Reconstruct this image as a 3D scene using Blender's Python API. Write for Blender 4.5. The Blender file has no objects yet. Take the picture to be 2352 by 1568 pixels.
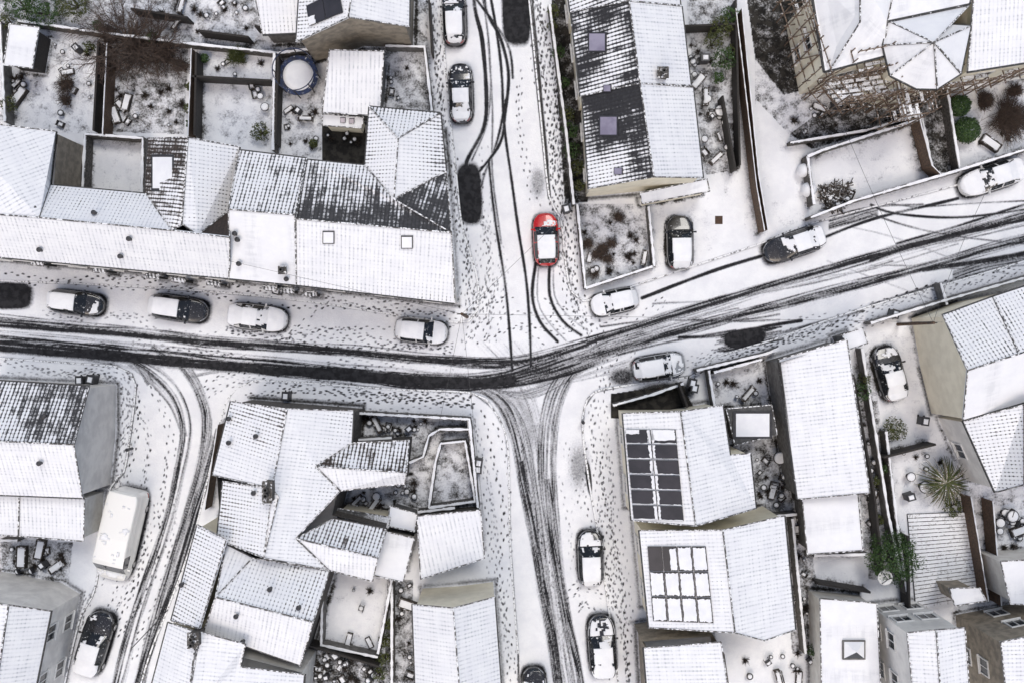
import bpy, math, random
import numpy as np
from mathutils import Vector, noise, Matrix
random.seed(7); U=random.uniform
S=31.0; H=70.0; CX,CY=1176.0,784.0
def W(px,py,z=0.0):
    k=(H-z)/H
    return Vector(((px-CX)/S*k,(CY-py)/S*k,z))
def G(px,py,z):
    k=(H-z)/H
    return (CX+(px-CX)*k, CY+(py-CY)*k)
scn=bpy.context.scene
COL=scn.collection
# ---------------------------------------------------------------- materials
class M:
    def __init__(s,name,rough=0.8):
        s.m=bpy.data.materials.new(name); s.m.use_nodes=True
        s.t=s.m.node_tree; s.b=s.t.nodes['Principled BSDF']
        s.b.inputs['Roughness'].default_value=rough
    def n(s,ty,**kw):
        x=s.t.nodes.new(ty)
        for k,v in kw.items():
            if k in x.inputs: s.put(x.inputs[k],v)
            else: setattr(x,k,v)
        return x
    def put(s,sock,v):
        if hasattr(v,'is_output'): s.t.links.new(v,sock)
        else: sock.default_value=v
    def math(s,op,a,b=0.0,clamp=False):
        x=s.t.nodes.new('ShaderNodeMath'); x.operation=op; x.use_clamp=clamp
        s.put(x.inputs[0],a); s.put(x.inputs[1],b); return x.outputs[0]
    def addn(s,x,n,amp): return s.math('ADD',x,s.math('MULTIPLY',s.math('SUBTRACT',n,0.5),amp))
    def noise(s,scale,detail=3,vec=None,rough=0.55):
        x=s.t.nodes.new('ShaderNodeTexNoise'); x.inputs['Scale'].default_value=scale
        x.inputs['Detail'].default_value=detail; x.inputs['Roughness'].default_value=rough
        if vec is None: vec=s.co()
        s.t.links.new(vec,x.inputs['Vector']); return x.outputs['Fac']
    def co(s):
        if not hasattr(s,'_co'):
            g=s.t.nodes.new('ShaderNodeNewGeometry'); s._g=g; s._co=g.outputs['Position']
        return s._co
    def comb(s,a,b,c=0.0):
        x=s.t.nodes.new('ShaderNodeCombineXYZ'); s.put(x.inputs[0],a); s.put(x.inputs[1],b); s.put(x.inputs[2],c); return x.outputs[0]
    def step(s,v,lo,hi):
        x=s.t.nodes.new('ShaderNodeMapRange'); x.interpolation_type='SMOOTHSTEP'
        s.put(x.inputs['Value'],v); x.inputs['From Min'].default_value=lo; x.inputs['From Max'].default_value=hi
        return x.outputs['Result']
    def mix(s,f,a,b):
        x=s.t.nodes.new('ShaderNodeMix'); x.data_type='RGBA'
        s.put(x.inputs[0],f)
        for i,v in ((6,a),(7,b)):
            if hasattr(v,'is_output'): s.t.links.new(v,x.inputs[i])
            else: x.inputs[i].default_value=(v[0],v[1],v[2],1)
        return x.outputs[2]
    def attr(s,name):
        x=s.t.nodes.new('ShaderNodeAttribute'); x.attribute_name=name; return x.outputs['Fac']
    def color(s,c): s.put(s.b.inputs['Base Color'],c)
    def bump(s,h,strength=0.5,dist=0.03):
        x=s.t.nodes.new('ShaderNodeBump'); x.inputs['Strength'].default_value=strength
        x.inputs['Distance'].default_value=dist; s.put(x.inputs['Height'],h)
        s.t.links.new(x.outputs['Normal'],s.b.inputs['Normal'])
SNOW=(0.88,0.89,0.90)
def simple(name,c1,c2=None,scale=3,rough=0.8,metal=0,bump=0.0,snow=0.0,spec=None):
    q=M(name,rough); c2=c2 or tuple(v*0.7 for v in c1)
    n=q.noise(scale,5)
    col=q.mix(q.step(n,0.35,0.65),c1,c2)
    if snow>0:
        q.co(); sep=q.n('ShaderNodeSeparateXYZ'); q.t.links.new(q._g.outputs['Normal'],sep.inputs[0])
        up=q.step(sep.outputs[2],0.35,0.8)
        sn=q.step(q.noise(5,6,rough=0.7),0.62-snow*0.35,0.7-snow*0.35)
        col=q.mix(q.math('MULTIPLY',up,sn),col,SNOW)
    q.color(col); q.b.inputs['Metallic'].default_value=metal
    if bump: q.bump(n,bump,0.05)
    return q.m
def snowmat(name='snow'):
    q=M(name,0.7); n=q.noise(1.2,4); f=q.noise(14,5)
    q.color(q.mix(q.step(n,0.3,0.7),SNOW,(0.80,0.81,0.835)))
    q.bump(f,0.4,0.04); return q.m
MSNOW=snowmat()
def groundmat(name,dark1,dark2,a1,a2,a3,slush=(0.34,0.345,0.36),low=(0.79,0.80,0.825),hi=.62):
    q=M(name,0.75); w=q.attr('wear_shade')
    n1=q.noise(7,6,rough=0.72); n2=q.noise(1.3,5,rough=.6); n3=q.noise(24,3)
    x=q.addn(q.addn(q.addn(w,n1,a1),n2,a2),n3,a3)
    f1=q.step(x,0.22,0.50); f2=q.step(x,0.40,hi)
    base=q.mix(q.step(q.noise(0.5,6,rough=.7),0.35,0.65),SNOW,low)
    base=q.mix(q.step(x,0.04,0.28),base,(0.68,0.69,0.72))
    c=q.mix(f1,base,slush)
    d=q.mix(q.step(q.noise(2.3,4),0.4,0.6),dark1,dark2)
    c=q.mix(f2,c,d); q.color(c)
    q.put(q.b.inputs['Roughness'],q.math('SUBTRACT',0.85,q.math('MULTIPLY',f2,0.15)))
    q.put(q.b.inputs['Specular IOR Level'],q.math('SUBTRACT',0.5,q.math('MULTIPLY',f2,0.35)))
    q.bump(q.addn(q.math('MULTIPLY',f1,-1.0),n1,0.9),0.7,0.05)
    return q.m
MROAD=groundmat('road_snow_and_asphalt',(0.014,0.014,0.016),(0.03,0.03,0.033),.66,.25,.34,hi=.70)
MPAVE=groundmat('pavement_snow',(0.035,0.034,0.034),(0.065,0.063,0.061),.62,.3,.24,hi=.70)
MGARD=groundmat('garden_snow_and_soil',(0.014,0.013,0.012),(0.038,0.035,0.03),.95,1.25,.35,slush=(0.22,0.22,0.22))
def roofmat(name,c1,c2,pu=0.26,pv=0.28,kv=0.28,ku=0.24,amp=0.65,cell=0.06,bias=.13,lo=0.0,stk=.75):
    q=M(name,0.75)
    uv=q.n('ShaderNodeUVMap'); sp=q.n('ShaderNodeSeparateXYZ'); q.t.links.new(uv.outputs[0],sp.inputs[0])
    u_,v_=sp.outputs[0],sp.outputs[1]
    wob=q.noise(1.1,3)
    u1=q.math('DIVIDE',u_,pu); v1=q.math('DIVIDE',q.addn(v_,wob,.12),pv)
    fu=q.math('FRACT',u1); fv=q.math('FRACT',v1)
    eu=q.step(q.math('ABSOLUTE',q.math('SUBTRACT',fu,0.5)),0.2,0.48)
    ev=q.step(q.math('ABSOLUTE',q.math('SUBTRACT',fv,0.5)),0.22,0.47)
    wn=q.n('ShaderNodeTexWhiteNoise'); wn.noise_dimensions='2D'
    q.t.links.new(q.comb(q.math('FLOOR',u1),q.math('FLOOR',v1)),wn.inputs['Vector'])
    rnd=wn.outputs['Value']
    wc=q.n('ShaderNodeTexWhiteNoise'); wc.noise_dimensions='1D'; q.t.links.new(q.math('FLOOR',u1),wc.inputs['W'])
    st=q.noise(1.0,5,q.comb(q.math('MULTIPLY',u_,3.2),q.math('MULTIPLY',v_,.5)),.72)
    ln=q.noise(1.0,5,q.comb(q.math('MULTIPLY',u_,.35),q.math('MULTIPLY',v_,3.0)),.65)
    e=q.math('MULTIPLY',ev,q.math('ADD',0.25,q.math('MULTIPLY',eu,0.75)))
    n1=q.noise(0.8,6,rough=0.68); n2=q.noise(9,4,rough=.7)
    h=q.math('SUBTRACT',q.attr('snow'),bias)
    h=q.addn(h,n1,amp*1.5); h=q.addn(h,n2,.45); h=q.addn(h,rnd,cell); h=q.addn(h,st,stk); h=q.addn(h,ln,.3); h=q.addn(h,wc.outputs['Value'],.14)
    if lo: h=q.addn(h,q.noise(.28,3),lo)
    h=q.math('SUBTRACT',h,q.math('MULTIPLY',e,kv)); h=q.math('SUBTRACT',h,q.math('MULTIPLY',eu,ku))
    cov=q.step(h,0.22,0.5)
    edge=q.math('ADD',q.math('MULTIPLY',e,0.5 if kv>0.05 else 0.0),q.math('MULTIPLY',eu,0.3+ku),clamp=True)
    soft=q.math('MULTIPLY',edge,q.math('ADD',.12,q.math('MULTIPLY',q.step(q.math('ADD',st,ln),.88,1.2),.88)))
    sn=q.mix(soft,q.mix(q.step(n1,.35,.65),SNOW,(.82,.83,.855)),(0.42,0.44,0.48))  # grey-blue shading along covered tile lines, put into the snow colour
    tile=q.mix(q.step(q.noise(5,3),0.35,0.65),c1,c2)
    tile=q.mix(q.math('MULTIPLY',edge,0.6),tile,(0.012,0.012,0.012))
    q.color(q.mix(cov,tile,sn))
    hh=q.math('SUBTRACT',q.math('MULTIPLY',cov,0.6),q.math('MULTIPLY',edge,0.5))
    q.bump(hh,0.3,0.04); return q.m
RM={'g':roofmat('grey_tile_roof',(0.036,0.036,0.04),(0.056,0.056,0.06)),
    'b':roofmat('brown_tile_roof',(0.055,0.038,0.03),(0.032,0.024,0.02)),
    'd':roofmat('dark_slate_roof',(0.018,0.018,0.022),(0.03,0.03,0.034),pu=.26,pv=.28,ku=.34,kv=.34,amp=0.35,cell=.05,lo=1.7,stk=.9),
    'r':roofmat('ribbed_sheet_roof',(0.10,0.10,0.10),(0.15,0.15,0.15),pu=0.3,kv=0.0,ku=0.42,amp=0.3,cell=0,stk=.5),
    's':roofmat('snowy_slate_roof',(0.05,0.05,0.055),(0.08,0.08,0.08),pu=0.28,pv=0.26,kv=0.12,ku=0.26,amp=0.45,cell=.04,stk=.6),
    'f':roofmat('flat_felt_roof',(0.06,0.06,0.06),(0.10,0.10,0.10),pu=3,pv=3,kv=0.0,ku=0.02,amp=0.3,cell=0,stk=.4)}
WM={'cream':simple('cream_render',(0.84,0.79,0.64),(0.75,0.70,0.56),1.2,0.85,bump=0.2),
    'tan':simple('tan_roughcast',(0.32,0.28,0.22),(0.20,0.175,0.14),2,0.9,bump=0.4),
    'grey':simple('grey_render',(0.74,0.73,0.70),(0.60,0.59,0.57),1,0.9,bump=0.3),
    'white':simple('white_render',(0.72,0.71,0.67),(0.6,0.58,0.54),1.4,0.85,bump=0.2),
    'stone':simple('stone_masonry',(0.12,0.11,0.10),(0.045,0.042,0.038),6,0.9,bump=0.8,snow=.25),
    'wood':simple('weathered_wood',(0.13,0.08,0.05),(0.06,0.04,0.028),8,0.85,bump=0.4),
    'dark':simple('dark_timber',(0.02,0.018,0.017),(0.035,0.03,0.026),8,0.8,bump=0.3),
    'block':simple('concrete_block',(0.17,0.165,0.16),(0.10,0.097,0.092),3,0.9,bump=0.4)}
MRIDGE=simple('ridge_tile',(0.10,0.095,0.09),(0.05,0.047,0.045),4,0.8,snow=0.4)
MGUT=simple('gutter_plastic',(0.02,0.02,0.02),(0.04,0.04,0.04),3,0.6,snow=0.05)
MGLASS=simple('dark_window_glass',(0.02,0.024,0.03),(0.03,0.035,0.04),1,0.08)
MCARG=simple('car_glass',(0.012,0.014,0.017),(0.02,0.022,0.025),1,0.06,snow=0.1)
MSKY=simple('skylight_glass',(0.22,0.20,0.27),(0.32,0.30,0.38),0.8,0.12)
MFRAME=simple('white_window_frame',(0.75,0.75,0.73),(0.65,0.65,0.63),3,0.5)
MDARK=simple('dark_metal_frame',(0.022,0.022,0.025),(0.036,0.036,0.04),3,0.5)
MSOLAR=simple('solar_cells',(0.028,0.027,0.031),(0.042,0.039,0.045),0.7,0.25)
MRUB=simple('tyre_rubber',(0.02,0.02,0.02),(0.03,0.03,0.03),6,0.85)
MRIM=simple('alloy_rim',(0.45,0.45,0.46),(0.3,0.3,0.31),6,0.35,metal=0.8)
MHEAD=simple('headlight_lens',(0.45,0.47,0.5),(0.3,0.32,0.35),6,0.1)
MTAIL=simple('tail_light_lens',(0.35,0.012,0.012),(0.25,0.01,0.01),6,0.15)
MPOTG=simple('grey_plastic_pot',(0.03,0.03,0.03),(0.06,0.058,0.055),6,0.6)
MBLUE=simple('blue_fabric',(0.012,0.03,0.10),(0.01,0.014,0.035),4,0.6,snow=.08)
MPOLE=simple('rusty_scaffold_tube',(0.20,0.14,0.095),(0.08,0.055,0.04),4,0.6,snow=0.2)
MPLANK=simple('scaffold_board',(0.20,0.16,0.12),(0.10,0.08,0.06),5,0.85,snow=0.62)
# ---------------------------------------------------------------- mesh buffer
class MB:
    def __init__(s): s.v=[]; s.f=[]; s.m=[]
    def add(s,vs,fs,mi=0):
        o=len(s.v); s.v+= [tuple(p) for p in vs]; s.f+=[tuple(i+o for i in f) for f in fs]; s.m+=[mi]*len(fs)
    def box(s,c,d,rz=0.0,mi=0,taper=1.0):
        x,y,z=d[0]/2,d[1]/2,d[2]/2; ca,sa=math.cos(rz),math.sin(rz); vs=[]
        for sz in (-1,1):
            t=taper if sz>0 else 1
            for sx,sy in ((-1,-1),(1,-1),(1,1),(-1,1)):
                a,b=sx*x*t,sy*y*t
                vs.append((c[0]+a*ca-b*sa,c[1]+a*sa+b*ca,c[2]+sz*z))
        s.add(vs,[(3,2,1,0),(4,5,6,7),(0,1,5,4),(1,2,6,5),(2,3,7,6),(3,0,4,7)],mi)
    def beam(s,p,q,r,mi=0,r2=None):
        p=Vector(p);q=Vector(q);d=q-p
        if d.length<1e-5:return
        d.normalize(); a=d.cross(Vector((0,0,1)))
        if a.length<0.05:a=Vector((1,0,0))
        a.normalize(); b=a.cross(d); r2=r if r2 is None else r2
        vs=[p+a*r*x+b*r*y for x,y in((-1,-1),(1,-1),(1,1),(-1,1))]+[q+a*r2*x+b*r2*y for x,y in((-1,-1),(1,-1),(1,1),(-1,1))]
        s.add(vs,[(3,2,1,0),(4,5,6,7),(0,1,5,4),(1,2,6,5),(2,3,7,6),(3,0,4,7)],mi)
    def lathe(s,prof,c=(0,0,0),seg=16,mi=0,axis='z'):
        vs=[];fs=[]
        for r,z in prof:
            for i in range(seg):
                a=2*math.pi*i/seg; x,y=r*math.cos(a),r*math.sin(a)
                vs.append((c[0]+x,c[1]+y,c[2]+z) if axis=='z' else (c[0]+x,c[1]+z,c[2]+y))
        n=len(prof)
        for k in range(n-1):
            for i in range(seg):
                j=(i+1)%seg; fs.append((k*seg+i,k*seg+j,(k+1)*seg+j,(k+1)*seg+i))
        fs.append(tuple(range(seg))[::-1]); fs.append(tuple((n-1)*seg+i for i in range(seg)))
        s.add(vs,fs,mi)
    def slab(s,q,nrm,t0,t1,mi=0):
        n=len(q); vs=[p+nrm*t0 for p in q]+[p+nrm*t1 for p in q]
        fs=[tuple(range(n))[::-1],tuple(range(n,2*n))]+[(i,(i+1)%n,n+(i+1)%n,n+i) for i in range(n)]
        s.add(vs,fs,mi)
    def obj(s,name,mats,parent=None,smooth=False):
        me=bpy.data.meshes.new(name); me.from_pydata(s.v,[],s.f); 
        for m in (mats if isinstance(mats,(list,tuple)) else [mats]): me.materials.append(m)
        me.polygons.foreach_set('material_index',s.m)
        if smooth: me.polygons.foreach_set('use_smooth',[True]*len(s.f))
        me.update(); o=bpy.data.objects.new(name,me); COL.objects.link(o)
        if parent: o.parent=parent
        return o
def tag(o,label,cat,group=None):
    o['label']=label; o['category']=cat
    if group:o['group']=group
    return o
def root(name,label,cat,loc=(0,0,0),rot=0.0,group=None):
    e=bpy.data.objects.new(name,None); COL.objects.link(e); e.location=loc; e.rotation_euler[2]=rot; e.empty_display_size=0.2
    return tag(e,label,cat,group)
def clone(r,loc,rot=0.0,sc=1.0):
    n=r.copy(); COL.objects.link(n); n.location=loc; n.rotation_euler=(0,0,rot); n.scale=(sc,)*3
    def rec(a,b):
        for c in list(a.children):
            k=c.copy(); COL.objects.link(k); k.parent=b; rec(c,k)
    rec(r,n); return n
# ---------------------------------------------------------------- raster of worn snow plus painted car shade (ground plane)
ST=2.0; X0,Y0,X1,Y1=-180,-180,2532,1748
gx=np.arange(X0,X1+1,ST); gy=np.arange(Y0,Y1+1,ST); NX,NY=len(gx),len(gy)
wear_shade=np.zeros((NY,NX),np.float32); typ=np.zeros((NY,NX),np.int8)
def inpoly(pts,px,py):
    m=np.zeros(px.shape,bool); n=len(pts); j=n-1
    for i in range(n):
        xi,yi=pts[i];xj,yj=pts[j]
        if yi!=yj:
            m^=((yi>py)!=(yj>py))&(px<(xj-xi)*(py-yi)/(yj-yi)+xi)
        j=i
    return m
def win(x0,y0,x1,y1):
    a=max(0,int((x0-X0)/ST));b=min(NX,int((x1-X0)/ST)+2);c=max(0,int((y0-Y0)/ST));d=min(NY,int((y1-Y0)/ST)+2)
    return a,b,c,d
def polyset(pts,fn):
    xs=[p[0] for p in pts];ys=[p[1] for p in pts]; a,b,c,d=win(min(xs),min(ys),max(xs),max(ys))
    if a>=b or c>=d:return
    px,py=np.meshgrid(gx[a:b]+ST/2,gy[c:d]+ST/2); fn(inpoly(pts,px,py),slice(c,d),slice(a,b))
def cat(pts,step=14):
    out=[]; n=len(pts)
    for i in range(n-1):
        p0=pts[max(i-1,0)];p1=pts[i];p2=pts[i+1];p3=pts[min(i+2,n-1)]
        L=math.hypot(p2[0]-p1[0],p2[1]-p1[1]); k=max(1,int(L/step))
        for j in range(k):
            t=j/k; o=[]
            for a in range(2):
                o.append(0.5*((2*p1[a])+(-p0[a]+p2[a])*t+(2*p0[a]-5*p1[a]+4*p2[a]-p3[a])*t*t+(-p0[a]+3*p1[a]-3*p2[a]+p3[a])*t**3))
            out.append(tuple(o))
    out.append(tuple(pts[-1])); return out
def stroke(pts,w,val,soft=2.0,vary=0.3,smooth=True,off=0.0,wob=0.0,fade=0.0):
    P=cat(pts) if smooth else pts
    ph=U(0,100)
    if off or wob:
        Q=[]
        for i,p in enumerate(P):
            a=P[max(i-1,0)];b=P[min(i+1,len(P)-1)];dx,dy=b[0]-a[0],b[1]-a[1];l=math.hypot(dx,dy) or 1
            o=off+wob*noise.noise(Vector((ph,i*.08,3)))
            Q.append((p[0]-dy/l*o,p[1]+dx/l*o))
        P=Q
    N=len(P)
    for i in range(N-1):
        (x0,y0),(x1,y1)=P[i],P[i+1]; r=w/2+soft
        a,b,c,d=win(min(x0,x1)-r,min(y0,y1)-r,max(x0,x1)+r,max(y0,y1)+r)
        if a>=b or c>=d: continue
        px,py=np.meshgrid(gx[a:b],gy[c:d]); dx,dy=x1-x0,y1-y0; l2=dx*dx+dy*dy+1e-6
        t=np.clip(((px-x0)*dx+(py-y0)*dy)/l2,0,1); dd=np.hypot(px-x0-t*dx,py-y0-t*dy)
        v=val*(1-vary*(0.5+0.5*noise.noise(Vector((ph+i*0.22,ph,0)))*1.6))
        if fade: v*=min(1,(i+.5)/N/fade,(N-i-.5)/N/fade)
        f=(np.clip((w/2+soft-dd)/(soft*2),0,1)*v).astype(np.float32)
        s=wear_shade[c:d,a:b]; np.maximum(s,f,out=s)
def band(pts,width,n,val,wmin=2,wmax=5):
    for k in range(n):
        stroke(pts,U(wmin,wmax),val*U(0.5,1.15),2.0,0.62,off=random.gauss(0,width*.3),wob=6)
def blob(cx,cy,rx,ry,ang,val,soft=0.25):
    R=max(rx,ry)*1.4; a,b,c,d=win(cx-R,cy-R,cx+R,cy+R); 
    if a>=b or c>=d:return
    px,py=np.meshgrid(gx[a:b],gy[c:d])
    ca,sa=math.cos(ang),math.sin(ang); u=((px-cx)*ca+(py-cy)*sa)/rx; v=(-(px-cx)*sa+(py-cy)*ca)/ry
    e=(np.abs(u)**4+np.abs(v)**4)**0.25 if soft<0.2 else np.hypot(u,v)
    f=(np.clip((1+soft-e)/(2*soft),0,1)*val).astype(np.float32); s=wear_shade[c:d,a:b]; np.maximum(s,f,out=s)
def patch(cx,cy,rx,ry,ang,val=1.25):
    for k in range(7): blob(cx+U(-.1,.1)*rx,cy+U(-.07,.07)*ry,rx*U(.8,.98),ry*U(.85,.99),ang+U(-.05,.05),val*U(.6,1),.16)
def foot(x,y,ang,val):
    R=8; a,b,c,d=win(x-R,y-R,x+R,y+R)
    if a>=b or c>=d:return
    px,py=np.meshgrid(gx[a:b],gy[c:d]); ca,sa=math.cos(ang),math.sin(ang)
    k=U(.8,1.1); u=((px-x)*ca+(py-y)*sa)/(3.8*k); v=(-(px-x)*sa+(py-y)*ca)/(1.8*k)
    f=(np.clip((1.35-np.hypot(u,v))/0.7,0,1)*val).astype(np.float32); s=wear_shade[c:d,a:b]; np.maximum(s,f,out=s)
def walk(pts,n,spread,val=0.75):
    n=max(1,int(n*.75+.5))
    for k in range(n):
        o=random.gauss(0,spread*.7); amp=U(4,18); ph=U(0,9); fq=U(50,140)
        P=cat(pts,24)
        lo=0;hi=len(P)
        if random.random()<0.5: lo=random.randint(0,hi//2)
        if random.random()<0.5: hi=random.randint(hi//2,hi)
        s=U(0,20); side=1; acc=0; vv=val*U(0.55,1.15); st=U(12,17)
        for i in range(lo,min(hi,len(P))-1):
            (x0,y0),(x1,y1)=P[i],P[i+1]; L=math.hypot(x1-x0,y1-y0); 
            if L<1e-3: continue
            ux,uy=(x1-x0)/L,(y1-y0)/L
            while s<L:
                oo=o+amp*math.sin((acc+s)/fq+ph)+side*2.6+U(-.8,.8); side=-side
                foot(x0+ux*s-uy*oo,y0+uy*s+ux*oo,math.atan2(uy,ux)+amp/fq*math.cos((acc+s)/fq+ph)+U(-.2,.2),vv*U(.8,1.1))
                s+=st*U(.9,1.1)
            s-=L; acc+=L
BL=[[(-400,640),(0,645),(240,655),(480,670),(700,692),(900,722),(1050,741),(1078,738),(1096,715),(1100,680),(1092,620),(1062,520),(1048,400),(1028,210),(1012,0),(1000,-400),(-400,-400)],
    [(1205,-400),(1215,0),(1240,250),(1262,455),(1287,500),(1298,600),(1312,670),(1340,692),(1500,642),(1740,562),(1860,515),(2200,425),(2352,380),(2800,240),(2800,-400)],
    [(1440,2000),(1420,1568),(1398,1400),(1372,1220),(1352,1100),(1338,990),(1342,935),(1365,900),(1440,884),(1590,862),(1640,822),(1780,778),(1960,715),(2200,645),(2352,600),(2800,470),(2800,2000)],
    [(590,873),(700,878),(900,893),(1085,902),(1130,935),(1158,985),(1168,1050),(1172,1250),(1190,1500),(1200,2000),(220,2000),(325,1568),(385,1400),(440,1250),(478,1100),(500,1000),(518,930),(545,890)],
    [(-400,800),(0,822),(200,836),(270,842),(303,858),(313,885),(300,1000),(285,1085),(255,1120),(222,1340),(185,1420),(150,1568),(60,2000),(-400,2000)]]
for b in BL: polyset(b,lambda m,r,c: typ.__setitem__((r,c),np.where(m,1,typ[r,c])))
GD=[([(-180,-180),(985,-180),(985,120),(640,120),(430,100),(210,70),(-180,60)],.28),([(0,60),(225,85),(215,310),(-180,290)],.14),([(232,95),(435,110),(425,310),(228,305)],.34),([(440,115),(628,130),(622,345),(435,315)],.12),
([(635,120),(752,115),(738,370),(628,350)],.2),([(880,100),(985,100),(1000,260),(870,250)],.3),([(195,315),(332,315),(335,445),(190,440)],.03),([(742,290),(840,290),(845,380),(742,375)],1.3),
([(1560,-180),(1690,-180),(1700,400),(1615,420)],.32),([(1255,-180),(1330,-180),(1350,465),(1298,470)],.6),([(1325,470),(1490,470),(1503,612),(1345,665)],.26),([(1490,430),(1700,390),(1742,540),(1503,618)],-.7),
([(1690,-180),(1870,-180),(1900,60),(1890,200),(1800,220),(1735,140)],.62),([(1735,140),(1800,220),(1960,200),(1815,320),(1735,250)],.25),([(1735,230),(1815,315),(1865,500),(1760,540)],-.6),([(1865,345),(2110,272),(2132,390),(1890,460)],-.2),
([(1815,310),(1960,200),(2180,200),(2200,400),(2132,395),(2112,272),(1865,345)],.5),([(2175,190),(2600,120),(2600,300),(2200,395)],.08),
([(1405,905),(1565,880),(1600,950),(1405,960)],1.0),([(1630,850),(1755,825),(1770,935),(1640,940)],.18),([(1640,930),(1790,900),(1850,1200),(1730,1200)],.34),([(1790,1180),(1865,1200),(1895,1500),(1820,1500)],.38),
([(1950,850),(2005,790),(2085,1330),(1990,1330)],.3),([(2035,990),(2200,985),(2250,1340),(2085,1400)],.05),([(1995,765),(2090,745),(2130,975),(2025,985)],-.15),([(1865,1265),(1995,1265),(1995,1375),(1880,1365)],-.2),
([(815,940),(1085,955),(1095,1165),(960,1185),(860,1190)],.28),([(740,1300),(915,1330),(865,1510),(735,1480)],-.12),([(700,1480),(890,1500),(890,1700),(690,1700)],.5),([(890,1330),(950,1330),(955,1700),(880,1700)],.38),
([(-180,1225),(170,1245),(160,1345),(-180,1330)],.35),([(2200,960),(2600,900),(2600,1748),(2180,1748)],.22)]
for p,v in GD:
    def fn(m,r,c,v=v):
        typ[r,c]=np.where(m,2,typ[r,c]); wear_shade[r,c]=np.where(m,v,wear_shade[r,c])
    polyset(p,fn)
ML=[(-180,722),(0,735),(250,760),(500,786),(800,808),(1000,826),(1100,834),(1210,826),(1350,788),(1560,722),(1900,620),(2352,498),(2520,455)]
ML2=[(-180,775),(0,787),(300,815),(600,842),(900,870),(1060,882),(1180,868),(1330,822),(1500,775),(1700,722),(1960,655),(2352,548),(2520,500)]
stroke(ML[:9],24,.32,12,.4); stroke(ML2[:7],44,.36,14,.4); stroke(ML[8:],24,.26,14,.6); stroke(ML2[7:],34,.26,16,.6)
band(ML[:9],22,18,1.08); band(ML2[:7],32,32,1.2); stroke([(-180,788),(0,800),(300,825),(600,850),(900,874),(1080,884),(1180,872)],16,1.12,6,.3); stroke(ML2[:7],10,1.05,4,.35); stroke([(600,840),(900,866),(1060,880),(1200,872)],20,1.15,6,.25,fade=.2)
stroke([(-180,735),(0,748),(250,766),(500,786),(800,806),(1010,826),(1180,830)],10,1.05,4,.35)
stroke([(-180,795),(100,815),(280,840),(330,850)],9,.55,4,.5)
band(ML[8:],20,20,.88); band(ML2[7:],34,22,.82); stroke(ML[8:],8,1.0,3,.4); stroke(ML2[7:],8,.9,3,.45,off=6,wob=6)
band([(1180,868),(1330,822),(1500,775),(1700,722)],30,18,.88)
band([(1360,792),(1480,742),(1650,690),(2000,590),(2352,482)],20,10,.78,2,4)
for P,w,v in [([(2000,600),(2150,550),(2352,505)],8,1.05),([(2060,560),(2200,520),(2352,470)],6,.9),([(2000,470),(2060,490),(2200,500),(2352,480)],6,.95),([(1990,490),(2080,520),(2200,545),(2352,560)],5,.78),([(1950,520),(2050,545),(2200,600),(2352,640)],4,.55),
 ([(1900,600),(2010,640),(2150,690)],4,.5),([(1960,500),(2040,470),(2120,475),(2352,462)],4,.78),([(2000,610),(2100,610),(2240,620),(2352,612)],4,.6),([(1500,700),(1650,690),(1850,655),(2050,600)],5,.65),([(1380,750),(1500,735),(1640,738),(1790,735)],5,.72),
 ([(1560,775),(1650,770),(1760,748),(1840,735)],8,.9),([(1580,735),(1690,735),(1790,722)],5,.8),([(1420,815),(1560,780),(1690,760)],6,.75),([(2120,620),(2260,600),(2400,575)],12,.88),([(2000,700),(2150,655),(2352,600)],7,.7),([(1700,790),(1850,750),(1980,715)],8,.75),
 ([(1700,690),(1850,640),(2000,620),(2200,560)],4,.6),([(1880,640),(2020,580),(2160,560),(2352,520)],4,.65)]:
    stroke(P,w,v,2.2,.45,wob=4)
for k in range(56):
    o=U(-28,28); stroke([(900+o*4,864+o*.3),(1050+o*2,874+o*.5),(1140+o,876+o*.5),(1250+o*1.4,850+o*.5),(1360+o*2,812+o*.4)],U(2,7),U(.55,1.15),2.5,.55,wob=6,fade=.2)
stroke([(960,868),(1110,880),(1200,868),(1290,838)],36,.62,14,.4,fade=.25); stroke([(1120,880),(1195,925),(1230,1010)],50,.4,22,.3); stroke([(1235,1000),(1255,1250),(1300,1568)],60,.22,25,.4)
for k in range(60):
    o=U(-22,22); q=U(-14,14); stroke([(970+o,866+o*.4),(1090+o,884+q*.5),(1158+o,926),(1194+o,1010+q),(1216+o,1130),(1243+o*.7,1300),(1282+o*.45,1568),(1300+o*.4,1748)],U(2,4.5),U(.4,.95),2,.65,wob=6)
for k in range(36):
    o=U(-22,22); stroke([(1500+o,772+o*.5),(1380,812+o),(1305+o,862),(1268+o,950),(1260+o,1100),(1283+o*.6,1300),(1326+o*.45,1568),(1340+o*.4,1748)],U(2,4.5),U(.4,.88),2,.65,wob=5)
for k in range(20):
    o=U(-26,26); stroke([(1170+o*1.5,860),(1215+o,960),(1238+o*.8,1130),(1262+o*.5,1300),(1303+o*.4,1568)],U(2,4),U(.35,.78),2,.6,wob=5)
for k in range(18):
    o=U(-26,26); stroke([(1100+o,876),(1150+o,900+o*.4),(1200+o,905+o*.3),(1270+o,880),(1350+o,830)],U(2,4),U(.5,.9),2,.5,fade=.15)
for k in range(14):
    o=U(-34,34); stroke([(1300+o,1568),(1262+o*.5,1250),(1235+o*.6,1020),(1205+o*.8,900),(1180+o,780)],U(2,4),U(.35,.65),2,.6,wob=5,fade=.2)
band([(1195,1060),(1222,1200),(1250,1350),(1285,1568),(1300,1748)],12,12,1.0,2,6); band([(1258,1100),(1275,1250),(1300,1400),(1335,1568),(1350,1748)],10,11,.95,2,6)
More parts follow.
